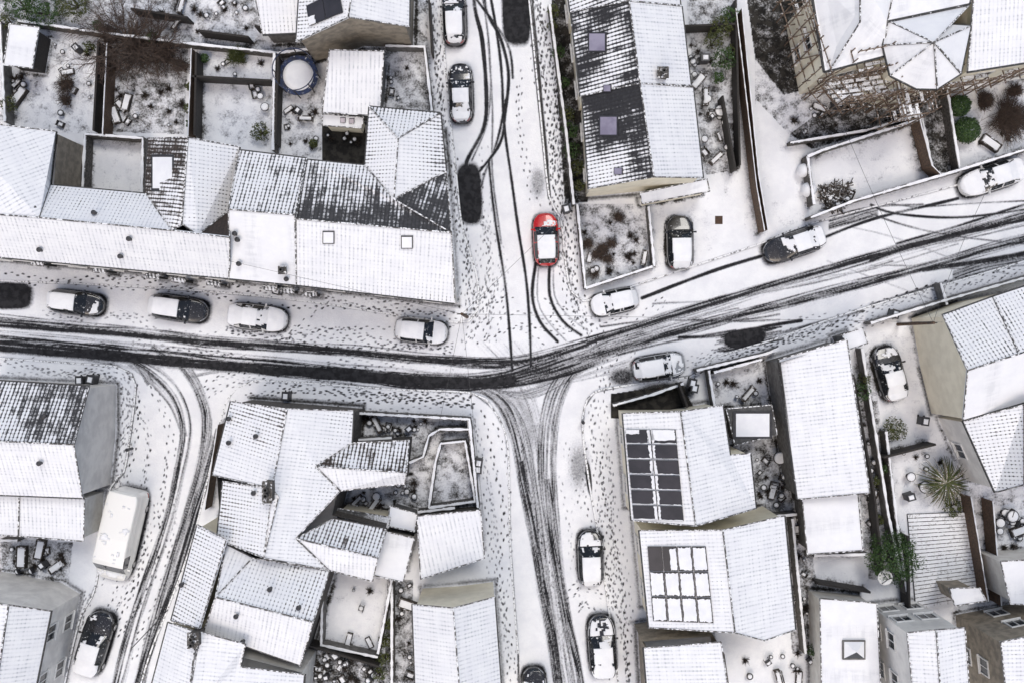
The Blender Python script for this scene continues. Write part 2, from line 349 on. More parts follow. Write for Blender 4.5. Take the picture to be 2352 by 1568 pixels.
for k in range(14):
    stroke([(1070+k*12,770+U(-6,6)),(1160+k*9,850),(1240+k*4,880),(1400+k*12,U(800,830))],3,U(.35,.7),2,.6,fade=.15)
for P,w,v in [([(1122,370),(1140,520),(1165,700),(1178,850)],6,1.1),([(1128,0),(1150,150),(1160,300),(1190,520),(1212,680),(1220,840)],6,1.15),([(1120,100),(1132,250),(1130,400),(1150,560)],4,.75),
 ([(1085,-180),(1088,0),(1108,90),(1116,200),(1110,290),(1072,370),(1068,420)],9,1.05),([(1140,-180),(1112,0),(1150,90),(1168,170),(1160,260),(1148,330),(1095,400)],7,1.0),([(1095,0),(1165,100),(1178,180)],6,.9),([(1100,-50),(1122,90),(1128,200),(1118,290),(1085,370)],4,.78),
 ([(1160,230),(1142,320),(1112,400),(1105,430)],6,.85),([(1230,605),(1222,680),(1240,740),(1280,785)],7,1.0),([(1238,605),(1235,690),(1260,740),(1300,782)],3,.7),([(1262,608),(1262,680),(1290,735),(1335,770)],7,1.0),([(1272,608),(1275,680),(1305,725),(1350,760)],3,.7),
 ([(1168,-180),(1170,0),(1190,90)],8,.75),([(1218,-180),(1222,0),(1246,250),(1264,455)],6,1.0),
 ([(1475,685),(1560,650),(1650,618),(1750,590)],8,1.1),([(1895,545),(2020,500),(2200,455)],7,1.0),([(1905,500),(2000,478),(2120,470)],5,.8),([(0,806),(120,812),(260,835)],10,.55)]:
    stroke(P,w*1.0,v,2.2,.4,wob=3)
for P,w,n,v in [([(268,815),(340,855),(395,910),(418,980),(410,1060),(370,1220),(310,1400),(262,1568),(230,1748)],9,8,1.05),([(290,812),(365,850),(412,900),(435,975),(425,1060),(385,1220),(325,1400),(280,1568)],7,4,.8),
 ([(350,795),(425,850),(462,920),(470,980),(455,1080),(410,1240),(360,1400),(315,1568),(280,1748)],11,9,1.05),([(380,800),(440,850),(478,930),(480,990),(462,1080),(425,1200),(375,1380),(330,1568)],7,4,.85),
 ([(500,985),(480,1070),(445,1180),(400,1330),(340,1500),(310,1600)],15,12,1.15),([(490,1000),(465,1100),(430,1220),(385,1360),(330,1520)],9,5,.85),([(230,790),(310,830),(345,880)],24,9,.9),([(300,830),(350,870),(400,930),(425,1000)],14,6,.8),([(440,860),(520,850),(640,850)],20,6,.6)]:
    band(P,w,n,v)
patch(1080,442,28,68,-.03); patch(25,678,50,31,.03); patch(1187,30,31,72,-.04)
for k in range(6): blob(1712+U(-8,8),776+U(-3,3),50*U(.8,1),19*U(.8,1),-.17,U(.7,1.2),.17)
for k in range(14): o=U(-20,20); a=U(-20,10); b=U(0,35); stroke([(1660+a,790+o*.9),(1710,778+o),(1765+b,764+o*.8)],U(2,6),U(.6,1.2),2,.4)
for k in range(12): o=U(-10,10); stroke([(1905,518+o),(1960,502+o),(2015,486+o)],U(3,6),U(.5,.95),2,.5)
blob(1330,1070,24,55,0,.42,.5); blob(1352,1095,6,38,-.1,1.1,.3); blob(1236,420,20,38,0,.4,.5); blob(1430,865,30,22,0,.65,.4); blob(1520,905,70,25,-.1,1.0,.3)
for k in range(12): o=U(-9,9); stroke([(2190,632+o),(2270,606+o),(2400,585+o)],U(3,6),U(.5,.95),2,.5)
for b in BL:
    stroke(b[1:-2],4,.75,2,.7,smooth=False)
stroke([(1215,0),(1240,250),(1262,455)],7,1.1,2,.2)
stroke([(0,606),(240,622),(480,642),(700,668),(900,697),(1040,715)],20,.28,10,.6)
for P,n,s,v in [([(0,622),(240,632),(480,648),(700,672),(900,705),(1050,722)],13,18,.72),([(1070,715),(1075,600),(1045,450),(1020,300),(1003,100),(998,0)],12,12,.72),([(1110,740),(1130,600),(1120,480),(1115,330)],8,24,.68),
 ([(1232,0),(1262,250),(1285,450),(1305,600),(1325,700)],18,18,.75),([(1320,680),(1360,760),(1380,840),(1390,900)],8,20,.65),([(1375,905),(1375,1000),(1395,1150),(1415,1300),(1440,1450),(1450,1568)],17,20,.76),
 ([(1100,925),(1125,1000),(1135,1100),(1145,1250),(1160,1400),(1175,1568)],10,16,.7),([(560,900),(700,893),(850,905),(1000,915),(1090,925)],17,18,.75),([(545,905),(520,980),(500,1050)],4,14,.65),([(500,770),(300,745),(100,725)],5,18,.6),
 ([(1040,800),(900,790),(700,775),(520,765)],12,18,.7),([(640,830),(450,815),(300,800)],6,16,.6),([(0,845),(150,850),(270,865),(290,950),(275,1080),(250,1250)],13,14,.75),([(300,880),(340,1000),(330,1150),(300,1320),(220,1450)],14,44,.7),
 ([(1400,905),(1450,780),(1530,690)],4,12,.65),([(1580,840),(1700,800),(1850,765),(2000,720),(2200,660),(2352,615)],12,14,.7),([(1300,660),(1280,560),(1270,480)],5,10,.7),([(1090,760),(1200,720),(1300,760),(1330,690)],7,34,.65),
 ([(760,690),(680,760),(660,800)],4,14,.7),([(1205,1000),(1235,1150),(1262,1350),(1300,1540)],10,9,.65),([(1300,1400),(1340,1360),(1420,1420)],6,30,.7),([(1100,790),(1110,720),(1115,640)],14,30,.68),
 ([(340,740),(260,720),(90,720)],5,12,.6),([(450,905),(480,880),(520,870),(640,860)],8,18,.65),([(60,120),(150,200),(90,270)],3,25,.5),([(210,1360),(160,1500),(140,1600)],9,9,.75),([(1560,820),(1700,765),(1900,720)],3,18,.5),
 ([(700,850),(900,835),(1050,850)],7,12,.65),([(1290,700),(1360,740),(1450,740)],5,20,.65),([(340,1130),(400,1300),(280,1500)],6,40,.65),([(1100,480),(1140,580),(1120,700),(1060,800)],6,20,.65),([(1210,120),(1200,300),(1230,480)],3,20,.6),([(1290,1000),(1310,1200),(1340,1400)],4,14,.6)]:
    walk(P,n,s,v)
# ---------------------------------------------------------------- buildings
def planeinfo(pts):
    n=Vector((0,0,0)); k=len(pts)
    for i in range(k):
        a,b=pts[i],pts[(i+1)%k]
        n+=Vector(((a.y-b.y)*(a.z+b.z),(a.z-b.z)*(a.x+b.x),(a.x-b.x)*(a.y+b.y)))
    n.normalize()
    if n.z<0:n=-n
    return sum(pts,Vector())/k,n
def hit(pl,px,py):
    c,n=pl; o=Vector((0,0,H)); d=W(px,py,0)-o; t=(c-o).dot(n)/d.dot(n); return o+d*t
def building(name,label,outline,roofs,wall='white',wins=(),category='house',inset=0.22,feats=()):
    c=sum([W(*p) for p in outline],Vector())/len(outline)
    r=root(name,label,category,(c.x,c.y,0)); L=Vector((c.x,c.y,0))
    pts=[W(*p) for p in outline]; out=[]
    for p in pts:
        d=Vector((c.x-p.x,c.y-p.y,0)); d=d.normalized()*inset if d.length>0 else d
        out.append(p+d-L)
    mb=MB(); n=len(out)
    for i in range(n):
        a,b=out[i],out[(i+1)%n]; mb.add([(a.x,a.y,0),(b.x,b.y,0),(b.x,b.y,b.z-.1),(a.x,a.y,a.z-.1)],[(0,1,2,3)])
        stroke([G(*outline[i]),G(*outline[(i+1)%n])],11,.72,5,.6,smooth=False)
    mb.obj('wall',WM[wall],r)
    for wi in wins:
        a,b=out[wi],out[(wi+1)%n]; d=(b-a); d.z=0; Ln=d.length; d.normalize(); nn=Vector((d.y,-d.x,0))
        if nn.dot((a+b)/2)<0: nn=-nn
        k=max(1,int(Ln/2.7)); ang=math.atan2(d.y,d.x)
        for j in range(k):
            for z in ([1.4,3.9] if min(a.z,b.z)>4.6 else [1.4]):
                p=a+d*(Ln*(j+.5)/k); q=Vector((p.x,p.y,z))
                w=MB(); ww,hh=1.15,1.15
                for sx in (-1,1): w.box(q+d*sx*(ww/2)+nn*.03,(.09,.1,hh+.09),ang)
                for sz in (-1,1): w.box(q+Vector((0,0,sz*hh/2))+nn*.031,(ww-.09,.1,.09),ang)
                w.box(q+nn*.028,(.06,.08,hh-.09),ang)
                w.box(q+Vector((0,0,-hh/2-.08))+nn*.08,(ww+.25,.18,.06),ang)
                w.box(q+nn*.005,(ww-.09,.05,hh-.09),ang,mi=1)
                w.obj('window',[MFRAME,MGLASS],r)
    verts=[];faces=[];mi=[];uvs=[];sn=[];mats=[];edges={}
    pls=[]; zmax=max(p[2] for R_ in roofs for p in R_[0])
    for pts_,mk,sa,sb,sc in roofs:
        P=[W(*p) for p in pts_]; pc,nr=planeinfo(P); pls.append((pc,nr))
        if nr.z>.9995: e=max(((P[(i+1)%len(P)]-P[i]) for i in range(len(P))),key=lambda v:v.length).normalized(); u=e; v=nr.cross(u)
        else:
            v=Vector((nr.x*nr.z,nr.y*nr.z,-(nr.x**2+nr.y**2))).normalized(); u=v.cross(nr)
        us=[p.dot(u) for p in P]; vs=[p.dot(v) for p in P]
        if sum((P[i].x*P[(i+1)%len(P)].y-P[(i+1)%len(P)].x*P[i].y) for i in range(len(P)))<0:
            P=P[::-1];us=us[::-1];vs=vs[::-1];pts_=pts_[::-1]
        o=len(verts); verts+=[tuple(p-L) for p in P]; faces.append(tuple(range(o,o+len(P))))
        m=RM[mk]; 
        if m not in mats:mats.append(m)
        mi.append(mats.index(m))
        for a,b in zip(us,vs):
            uvs+=[a,b]; sn.append(sa+sb*((a-min(us))/(max(us)-min(us)+1e-6))+sc*((b-min(vs))/(max(vs)-min(vs)+1e-6)))
        for i in range(len(P)):
            k=tuple(sorted([(round(pts_[i][0]),round(pts_[i][1])),(round(pts_[(i+1)%len(P)][0]),round(pts_[(i+1)%len(P)][1]))]))
            edges.setdefault(k,[]).append((P[i]-L,P[(i+1)%len(P)]-L))
    me=bpy.data.meshes.new('roof'); me.from_pydata(verts,[],faces)
    for m in mats: me.materials.append(m)
    me.polygons.foreach_set('material_index',mi)
    uvl=me.uv_layers.new(name='UVMap'); uvl.data.foreach_set('uv',uvs)
    at=me.attributes.new('snow','FLOAT','CORNER'); at.data.foreach_set('value',sn)
    ro=bpy.data.objects.new('roof',me); COL.objects.link(ro); ro.parent=r
    md=ro.modifiers.new('thickness','SOLIDIFY'); md.thickness=.14; md.offset=-1
    rd=MB(); up=Vector((0,0,.03))
    for k,l in edges.items():
        a,b=l[0]
        if len(l)>1: rd.beam(a+up,b+up,.045)
        elif abs(a.z-b.z)<.3 and a.z<zmax-.8:
            gt=MB(); gt.beam(a-up*2,b-up*2,.07); gt.obj('gutter',MGUT,ro)
        else: rd.beam(a+up*.5,b+up*.5,.035)
    if rd.f: rd.obj('ridge_tiles',MRIDGE,ro)
    for f in feats:
        k=f[0]; pl=pls[f[1]]; nr=pl[1]
        if k=='sky' or k=='skysnow':
            _,_,x,y,w,h=f[:6]
            q=[hit(pl,x-w/2,y-h/2)-L,hit(pl,x+w/2,y-h/2)-L,hit(pl,x+w/2,y+h/2)-L,hit(pl,x-w/2,y+h/2)-L]
            mbx=MB(); cq=sum(q,Vector())/4; mbx.slab(q,nr,.01,.1); qi=[cq+(p-cq)*.85 for p in q]
            mbx.slab(qi,nr,.09,.12,1); mbx.obj('skylight',[MDARK,MSKY if k=='sky' else MSNOW],ro)
        elif k=='solar':
            _,_,c4,rows,cols,dark=f
            def bl(a,b):
                (x0,y0),(x1,y1),(x2,y2),(x3,y3)=c4
                return (x0*(1-a)*(1-b)+x1*a*(1-b)+x2*a*b+x3*(1-a)*b, y0*(1-a)*(1-b)+y1*a*(1-b)+y2*a*b+y3*(1-a)*b)
            for i in range(rows):
                for j in range(cols):
                    g=.006
                    q=[hit(pl,*bl(a,b))-L for a,b in ((j/cols+g,i/rows+g),((j+1)/cols-g,i/rows+g),((j+1)/cols-g,(i+1)/rows-g),(j/cols+g,(i+1)/rows-g))]
                    mp=MB(); mp.slab(q,nr,.06,.11); cq=sum(q,Vector())/4; mp.slab([cq+(p-cq)*.96 for p in q],nr,.105,.118,1)
                    mp.obj('solar_panel',[MDARK,MSOLAR],ro)
                    s_=dark(i,j)
                    if s_:
                        for (a0,a1,b0,b1) in s_:
                            qq=[]; K=10; ring=[]
                            for t in range(K): ring.append((a0+(a1-a0)*t/K,b0))
                            for t in range(K): ring.append((a1,b0+(b1-b0)*t/K))
                            for t in range(K): ring.append((a1-(a1-a0)*t/K,b1))
                            for t in range(K): ring.append((a0,b1-(b1-b0)*t/K))
                            for a,b in ring:
                                a+=U(-.03,.03); b+=U(-.03,.03); a=min(.99,max(.01,a)); b=min(.99,max(.01,b))
                                qq.append(q[0]*(1-a)*(1-b)+q[1]*a*(1-b)+q[2]*a*b+q[3]*(1-a)*b)
                            ms=MB(); ms.slab(qq,nr,.119,.15); ms.obj('snow_patch',MSNOW,ro)
        elif k=='chim':
            _,_,x,y,w,d,hh,npots=f; b=hit(pl,x,y)-L; mc=MB()
            mc.box((b.x,b.y,b.z+hh/2-.3),(w,d,hh+.6),0); mc.box((b.x,b.y,b.z+hh+.05),(w+.16,d+.16,.12),0)
            ch=mc.obj('chimney',WM['stone'],ro); 
            for t in range(npots):
                mp=MB(); mp.lathe([(.13,0),(.12,.35),(.15,.38),(.15,.44),(.09,.44),(.08,.1)],(b.x+(t-(npots-1)/2)*.38*(w>d),b.y+(t-(npots-1)/2)*.38*(w<=d),b.z+hh+.1),12); mp.obj('chimney_pot',MPOTG,ch)
        elif k=='vent':
            b=hit(pl,f[2],f[3])-L; mv=MB(); mv.lathe([(.11,-.1),(.11,.3),(.17,.31),(.17,.38),(.03,.44)],b,12); mv.obj('vent_pipe',MDARK,ro)
    return r
B=building
B('terraced_house','long terraced house with snow covered slate roof beside the street',
 [(-100,275,5.2),(128,302,5.2),(115,425,5.3),(335,445,5.2),(390,530,5.2),(528,546,5),(528,640,5),(-120,580,5)],
 [([(-120,485,7.4),(90,500,7.4),(395,530,7.4),(528,546,7.4),(528,640,5),(-120,580,5)],'s',1.4,0,-.45),
  ([(90,500,7.4),(395,530,7.4),(335,445,5.3),(115,425,5.3)],'g',1.08,0,-.25),
  ([(-120,272,7.4),(128,302,5.2),(115,425,5.3),(90,500,7.4),(-120,485,7.4)],'s',1.25,0,-.15)],'tan',(6,),feats=[('vent',0,300,550),('vent',0,95,575),('vent',1,85,480),('vent',0,280,590),('vent',1,220,490)])
B('terraced_house','terraced house with brown tiled cross gable and large rooflight',
 [(340,318,5.2),(432,316,6.9),(550,338,5.2),(525,485,5.2),(335,445,5.2)],
 [([(340,318,5.2),(432,316,7.2),(418,515,7.3),(395,530,7.4),(332,445,5.2)],'b',.76,-.3,-.1) ,
  ([(432,316,7.2),(550,338,5.2),(525,485,5.2),(455,540,7.0),(418,515,7.3)],'g',1.08,0,-.25),
  ([(525,485,5.2),(528,546,7.4),(455,540,7.0)],'b',.1,0,0)],'white',feats=[('skysnow',0,376,398,52,84)])
B('terraced_house','terraced house with patchy rear roof and white front slope',
 [(550,345,5.2),(705,364,5.2),(681,655,5.1),(526,640,5.1)],
 [([(550,345,5.3),(705,364,5.3),(677,494,7.6),(525,481,7.6)],'g',.7,0,.0),([(525,481,7.6),(677,494,7.6),(681,655,5.2),(526,640,5.2)],'f',1.45,0,0)],'white',(2,),
 feats=[('vent',1,542,538),('vent',1,548,552),('vent',1,551,607),('chim',1,652,622,.4,.4,.4,1),('vent',1,660,642)])
B('corner_house','corner terraced house with hipped rear wing and two rooflights',
 [(705,367,5.1),(838,380,5.1),(848,248,5.1),(1012,260,5.1),(1025,395,5.1),(1045,697,5.1),(681,655,5.1)],
 [([(705,367,5.2),(838,380,5.2),(905,458,6.7),(1037,535,7.4),(680,503,7.4)],'g',.26,.08,.5),([(905,458,6.7),(1025,395,5.2),(1037,535,7.4)],'g',.28,0,.25),
  ([(680,503,7.4),(1037,535,7.4),(1045,697,5.2),(681,655,5.2)],'s',1.45,0,-.55),
  ([(848,245,5.2),(915,318,6.7),(905,458,6.7),(838,380,5.2)],'g',.98,0,-.2),([(848,245,5.2),(1012,260,5.2),(915,318,6.7)],'g',.92,0,-.2),
  ([(1012,260,5.2),(1025,395,5.2),(905,458,6.7),(915,318,6.7)],'g',1.15,0,-.45)],'white',(5,),feats=[('skysnow',2,755,545,27,29),('skysnow',2,935,556,27,29)])
B('detached_house','house with snowy gable roof and two solar panels',
 [(685,97,5),(800,42,6.8),(938,62,5),(940,-60,5),(690,-60,5)],
 [([(680,97,5),(800,40,7),(815,-60,7),(690,-70,5)],'g',1.0,0,-.25),([(800,40,7),(940,62,5),(942,-70,5),(815,-60,7)],'s',1.2,0,0)],'tan',
 feats=[('solar',0,[(705,15),(780,-22),(790,30),(712,62)],1,2,lambda i,j:[(.0,.4,.6,1)] if j==0 else None)])
B('garden_building','small building with snow covered pitched roof',[(603,78,2.8),(690,74,2.8),(682,-20,2.8),(585,-20,2.8)],
 [([(603,80,2.8),(692,76,2.8),(684,-20,3.6),(583,-20,3.6)],'s',1.05,0,-.2)],'block',category='shed')
B('garage','garage with white ribbed sheet roof',[(757,115,3.2),(880,118,3.2),(870,265,2.9),(742,258,2.9)],
 [([(757,115,3.5),(882,118,3.5),(872,267,2.9),(740,259,2.9)],'r',1.4,0,0)],'block',category='garage')
B('garden_shed','low lean-to with two small roof windows',[(742,262,2.4),(835,270,2.4),(830,294,2.2),(742,288,2.2)],
 [([(741,262,2.5),(836,270,2.5),(831,295,2.2),(740,289,2.2)],'f',1.2,0,0)],'cream',category='shed',feats=[('sky',0,788,276,12,12),('sky',0,808,278,12,12)])
B('garden_shed','dark timber shed with thick snow on roof',[(24,57,2.3),(88,64,2.3),(72,156,2.3),(10,148,2.3)],
 [([(22,55,2.5),(90,63,2.4),(74,158,2.4),(8,150,2.5)],'f',1.5,0,0)],'dark',category='shed')
B('terraced_house','cream terraced house with dark slates and rooflights',
 [(1300,-60,5),(1310,28,5),(1562,12,5),(1555,-60,5)],
 [([(1296,-70,5),(1430,-75,7.3),(1445,3,7.3),(1310,28,5)],'d',.56,0,.1),([(1430,-75,7.3),(1555,-70,5),(1563,13,5),(1445,3,7.3)],'s',1.1,0,0)],'cream',(0,))
B('terraced_house','cream terraced house with patchy snow on dark slates',
 [(1313,30,5),(1335,220,5),(1586,197,5),(1566,15,5)],
 [([(1311,28,5),(1445,3,7.3),(1470,192,7.3),(1333,222,5)],'d',.66,-.36,.12),([(1445,3,7.3),(1566,15,5),(1587,197,5),(1470,192,7.3)],'s',1.15,0,-.2)],'cream',(0,),
 feats=[('sky',0,1373,98,42,46),('sky',0,1396,204,18,16),('chim',1,1520,172,.6,.6,.5,1)])
B('terraced_house','cream end terrace house with dark slates and bare gable',
 [(1340,217,5),(1353,432,5),(1501,409,7.1),(1613,410,5),(1592,202,5)],
 [([(1337,217,5),(1470,192,7.3),(1502,407,7.3),(1352,434,5)],'d',.66,-.5,.2),([(1470,192,7.3),(1592,201,5),(1615,409,5),(1502,407,7.3)],'s',1.2,0,-.25)],'cream',(0,),
 feats=[('sky',0,1399,290,44,48),('sky',0,1421,394,20,16)])
B('lean_to_porch','white lean-to with snow roof against cream gable',[(1472,445,2.3),(1622,413,2.3),(1628,438,2.1),(1476,467,2.1)],
 [([(1470,444,2.6),(1624,411,2.6),(1630,440,2.1),(1474,469,2.1)],'f',1.4,0,0)],'cream',category='porch')
B('large_villa','large cream villa with steep snow roofs behind scaffolding',
 [(1862,-20,6.5),(1895,163,6.5),(2030,132,6.5),(2060,180,6.5),(2140,205,6.5),(2205,172,6.5),(2230,60,6.5),(2230,-60,6.5)],
 [([(1858,-60,6.6),(1975,-60,9),(1975,52,9),(1905,163,6.6),(1893,166,6.6)],'f',1.3,0,0),([(1975,-60,9),(2060,-60,7),(2038,50,7),(2030,130,6.6),(1905,163,6.6),(1975,52,9)],'f',1.25,0,-.05),
  ([(2060,-60,7),(2240,-60,7),(2228,10,7),(2038,50,7)],'f',1.2,0,-.1)],'cream',(0,1,2))
B('bay_roof_tower','octagonal bay with faceted snowy pyramid roof',
 [(2038,50,6.6),(2030,105,6.6),(2045,172,6.6),(2105,202,6.6),(2150,203,6.6),(2205,168,6.6),(2228,60,6.6),(2226,10,6.6)],
 [([(2038,48,6.8),(2145,98,8.8),(2028,105,6.8),],'f',1.3,0,0),([(2028,105,6.8),(2145,98,8.8),(2045,174,6.8)],'f',1.3,0,0),([(2045,174,6.8),(2145,98,8.8),(2152,205,6.8),(2105,204,6.8)],'f',1.3,0,0),
  ([(2152,205,6.8),(2145,98,8.8),(2207,170,6.8)],'f',1.25,0,0),([(2207,170,6.8),(2145,98,8.8),(2230,60,6.8)],'f',1.3,0,0),([(2230,60,6.8),(2145,98,8.8),(2228,10,6.8),(2038,48,6.8)],'f',1.3,0,0)],'cream',category='tower')
B('detached_house','house with broad snow covered slate slope',[(2240,-60,6),(2225,165,6),(2480,125,6),(2480,-60,6)],
 [([(2242,-70,7.5),(2222,166,6),(2500,122,6),(2500,-70,7.5)],'s',1.35,0,-.15)],'cream',(1,))
B('semi_detached_house','cream house with roof solar panels partly cleared of snow',
 [(1432,948,5),(1563,945,5),(1658,931,5),(1675,1045,5),(1722,1040,5),(1735,1165,5),(1598,1207,5),(1452,1194,5)],
 [([(1430,948,5.2),(1563,944,7),(1598,1207,7),(1450,1194,5.2)],'s',1.1,0,0),([(1563,944,7),(1660,930,5.4),(1677,1044,5.3),(1724,1040,4.9),(1737,1166,4.9),(1598,1207,7)],'s',1.35,-.0,-.4)],'cream',(7,),
 feats=[('solar',0,[(1437,984),(1553,984),(1572,1196),(1456,1192)],6,2,lambda i,j:([(.88,1,0,1),(0,1,.93,1)] if j==0 else [(0,.1,0,1),(0,1,.94,1)])+([(.0,.95,.0,.75)] if (i==0 and j==1) else [])+([(0,.55,0,.3)] if i==0 and j==0 else []) )])
B('semi_detached_house','house with large snow covered solar array',
 [(1470,1217,5),(1660,1217,5),(1800,1184,5),(1825,1445,5),(1755,1467,5),(1685,1450,5),(1492,1438,5)],
 [([(1468,1217,5.2),(1660,1216,7),(1688,1452,7),(1490,1440,5.2)],'g',1.15,0,0),([(1660,1216,7),(1802,1183,5.2),(1827,1445,5.2),(1756,1470,6),(1688,1452,7)],'s',1.25,0,-.3)],'cream',(6,),
 feats=[('solar',0,[(1487,1252),(1622,1252),(1640,1430),(1500,1425)],3,4,lambda i,j: None if (i==0 and j in(0,)) else ([(.5,.95,.1,.95)] if (i==0 and j==1) else [(.06,.94,.05,.95)]))])
B('terraced_house','house with brown gable end and snowy roof',[(1468,1470,4.4),(1645,1455,5.4),(1672,1500,5),(1690,1640,5),(1490,1640,5),(1480,1487,5)],
 [([(1478,1487,5.2),(1656,1473,6.8),(1685,1660,6.8),(1492,1660,5.2)],'s',1.15,0,-.1)],'tan')
B('workshop','long outbuilding with white single slope roof',[(1790,826,4.2),(1943,780,4.2),(1996,1130,4.2),(1832,1145,3.6)],
 [([(1788,825,3.7),(1945,779,4.6),(1998,1131,4.6),(1831,1146,3.7)],'s',1.3,-.15,.05)],'block',category='outbuilding')
B('outbuilding','small flat outbuilding with thick snow',[(1843,1140,2.8),(1968,1130,2.8),(1980,1262,2.8),(1856,1270,2.8)],
 [([(1842,1138,3),(1970,1129,3.2),(1982,1263,3.2),(1854,1272,3)],'f',1.4,0,0)],'block',category='outbuilding')
B('flat_roof_extension','dark framed flat roof extension with snow',[(1672,941,2.8),(1770,932,2.8),(1782,995,2.8),(1690,1018,2.8)],
 [([(1668,938,2.9),(1772,929,2.9),(1785,997,2.9),(1688,1021,2.9)],'f',.1,0,0)],'dark',category='extension',feats=[('skysnow',0,1728,975,90,62)])
B('detached_house','large cream rendered house with patchy tiled roof',
 [(2165,726,5.3),(2222,850,7.5),(2212,963,5.1),(2500,880,5),(2500,640,5),(2280,684,5.3)],
 [([(2165,724,5.4),(2280,682,5.6),(2340,812,7.6),(2222,850,7.6)],'g',.82,0,.1),([(2280,682,5.6),(2500,610,5.6),(2500,760,7.6),(2340,812,7.6)],'g',.92,0,0),([(2222,850,7.6),(2340,812,7.6),(2500,762,7.6),(2500,880,5.2),(2212,964,5.2)],'f',1.35,0,0)],'cream',inset=.08)
B('terraced_house','rear wing with rows of snow dusted tiles',[(2214,968,4.5),(2500,890,4.5),(2500,1080,4.5),(2285,1128,4.5)],
 [([(2212,966,4.6),(2352,928,6.5),(2352,1112,6.5),(2286,1130,4.6)],'g',.9,0,0),([(2352,928,6.5),(2500,890,4.6),(2500,1080,4.6),(2352,1112,6.5)],'g',1.0,0,0)],'grey',(3,))
B('flat_roof_extension','white flat roof building with pyramid skylight',[(1885,1375,3.2),(2010,1385,3.2),(2022,1640,3.2),(1890,1640,3.2)],
 [([(1883,1373,3.3),(2014,1384,3.3),(2026,1660,3.3),(1888,1660,3.3)],'f',1.45,0,0)],'white',category='extension')
B('terraced_house','tall grey rendered house with white framed windows',[(2085,1452,7.2),(2150,1446,7.4),(2214,1440,7.2),(2230,1660,7.2),(2105,1660,7.2)],
 [([(2083,1452,7.3),(2150,1445,8),(2165,1660,8),(2103,1660,7.3)],'s',1.0,0,0),([(2150,1445,8),(2216,1440,7.3),(2232,1660,7.3),(2165,1660,8)],'s',1.0,0,0)],'grey',(4,0,1))
B('terraced_house','tall brown roughcast house with grey lean-to roof',[(2300,1475,7),(2480,1440,7),(2480,1660,7),(2320,1660,7)],
 [([(2298,1473,7.1),(2480,1438,7.6),(2480,1660,7.6),(2318,1660,7.1)],'s',.95,0,0)],'tan',(3,0))
B('outbuilding','small white topped rear outbuilding',[(2182,1352,3),(2248,1350,3),(2262,1378,3),(2195,1388,3)],
 [([(2180,1350,3.1),(2250,1348,3.1),(2265,1379,3.1),(2193,1390,3.1)],'f',1.4,0,0)],'tan',category='outbuilding')
B('terraced_house','rear extension with snow covered courtyard roof',[(2300,1290,4),(2480,1280,4),(2480,1390,4),(2320,1385,4)],
 [([(2298,1288,4.1),(2480,1278,4.4),(2480,1390,4.4),(2320,1386,4.1)],'f',.95,0,0)],'white')
B('end_terrace_house','end terrace house with dark tiles and grey gable',
 [(-100,872,5),(203,886,5),(170,1020,7.2),(188,1142,5),(-100,1132,5)],
 [([(-100,868,5.1),(205,886,5.1),(170,1020,7.4),(-100,1008,7.4)],'g',.78,-.3,-.08),([(-100,1008,7.4),(170,1020,7.4),(190,1143,5.1),(-100,1132,5.1)],'s',1.4,0,-.2)],'grey',feats=[('vent',1,95,1062),('vent',0,105,955)])
B('rear_extension','low rear extension with snowy roof',[(-100,1136,3.8),(193,1145,3.8),(190,1240,3.6),(-100,1220,3.6)],
 [([(-100,1135,4.2),(45,1138,4.2),(43,1230,3.6),(-100,1222,3.6)],'s',1.25,0,0),([(45,1138,4.2),(195,1144,4.2),(192,1242,3.6),(43,1230,3.6)],'s',1.25,0,-.15)],'white',category='extension')
B('terraced_house','tan roughcast house with white lined roof',[(-100,1350,5.6),(40,1388,6.6),(115,1402,5),(70,1640,5),(-100,1640,5)],
 [([(-100,1380,7),(20,1388,7),(-20,1660,7),(-120,1660,7)],'s',1.2,0,0),([(20,1388,7),(117,1402,5.2),(65,1660,5.2),(-20,1660,7)],'s',1.1,0,0)],'grey',(2,))
B('corner_house','corner house with pantile roof and two rear wings',
 [(530,922,5),(810,942,5),(806,1018,5),(938,1012,4.6),(930,1108,4.6),(782,1126,5),(765,1190,4.8),(888,1215,4.6),(856,1332,4.6),(745,1302,5),(606,1282,5),(500,1237,5),(490,1090,5)],
 [([(530,921,5.1),(660,938,7.2),(625,1120,7.2),(488,1090,5.1)],'b',1.08,-.48,.12),([(512,1104,5.1),(625,1120,7.2),(640,1140,7.2),(606,1280,7.0),(498,1237,5.1)],'b',1.0,0,-.25),
  ([(660,938,7.2),(812,942,5.1),(808,1016,5.1),(725,1070,6.2),(782,1126,5.2),(680,1235,6.2),(755,1308,5.2),(606,1280,7.0),(625,1120,7.2)],'g',1.25,0,-.35),
  ([(725,1070,6.2),(806,1016,5.0),(940,1010,4.7),(934,1084,6.0)],'b',.58,0,.05),([(725,1070,6.2),(934,1084,6.0),(930,1110,4.7),(782,1126,5.2)],'s',1.3,0,-.2),
  ([(680,1235,6.2),(765,1190,4.8),(889,1214,4.7),(868,1280,6.0)],'b',.66,0,.05),([(680,1235,6.2),(868,1280,6.0),(856,1334,4.7),(755,1308,5.2)],'s',1.3,0,-.2)],'stone',
 feats=[('chim',2,622,1124,.5,1.3,.9,2),('vent',0,528,960),('vent',0,528,1015),('vent',0,590,1000),('vent',1,585,1130)])
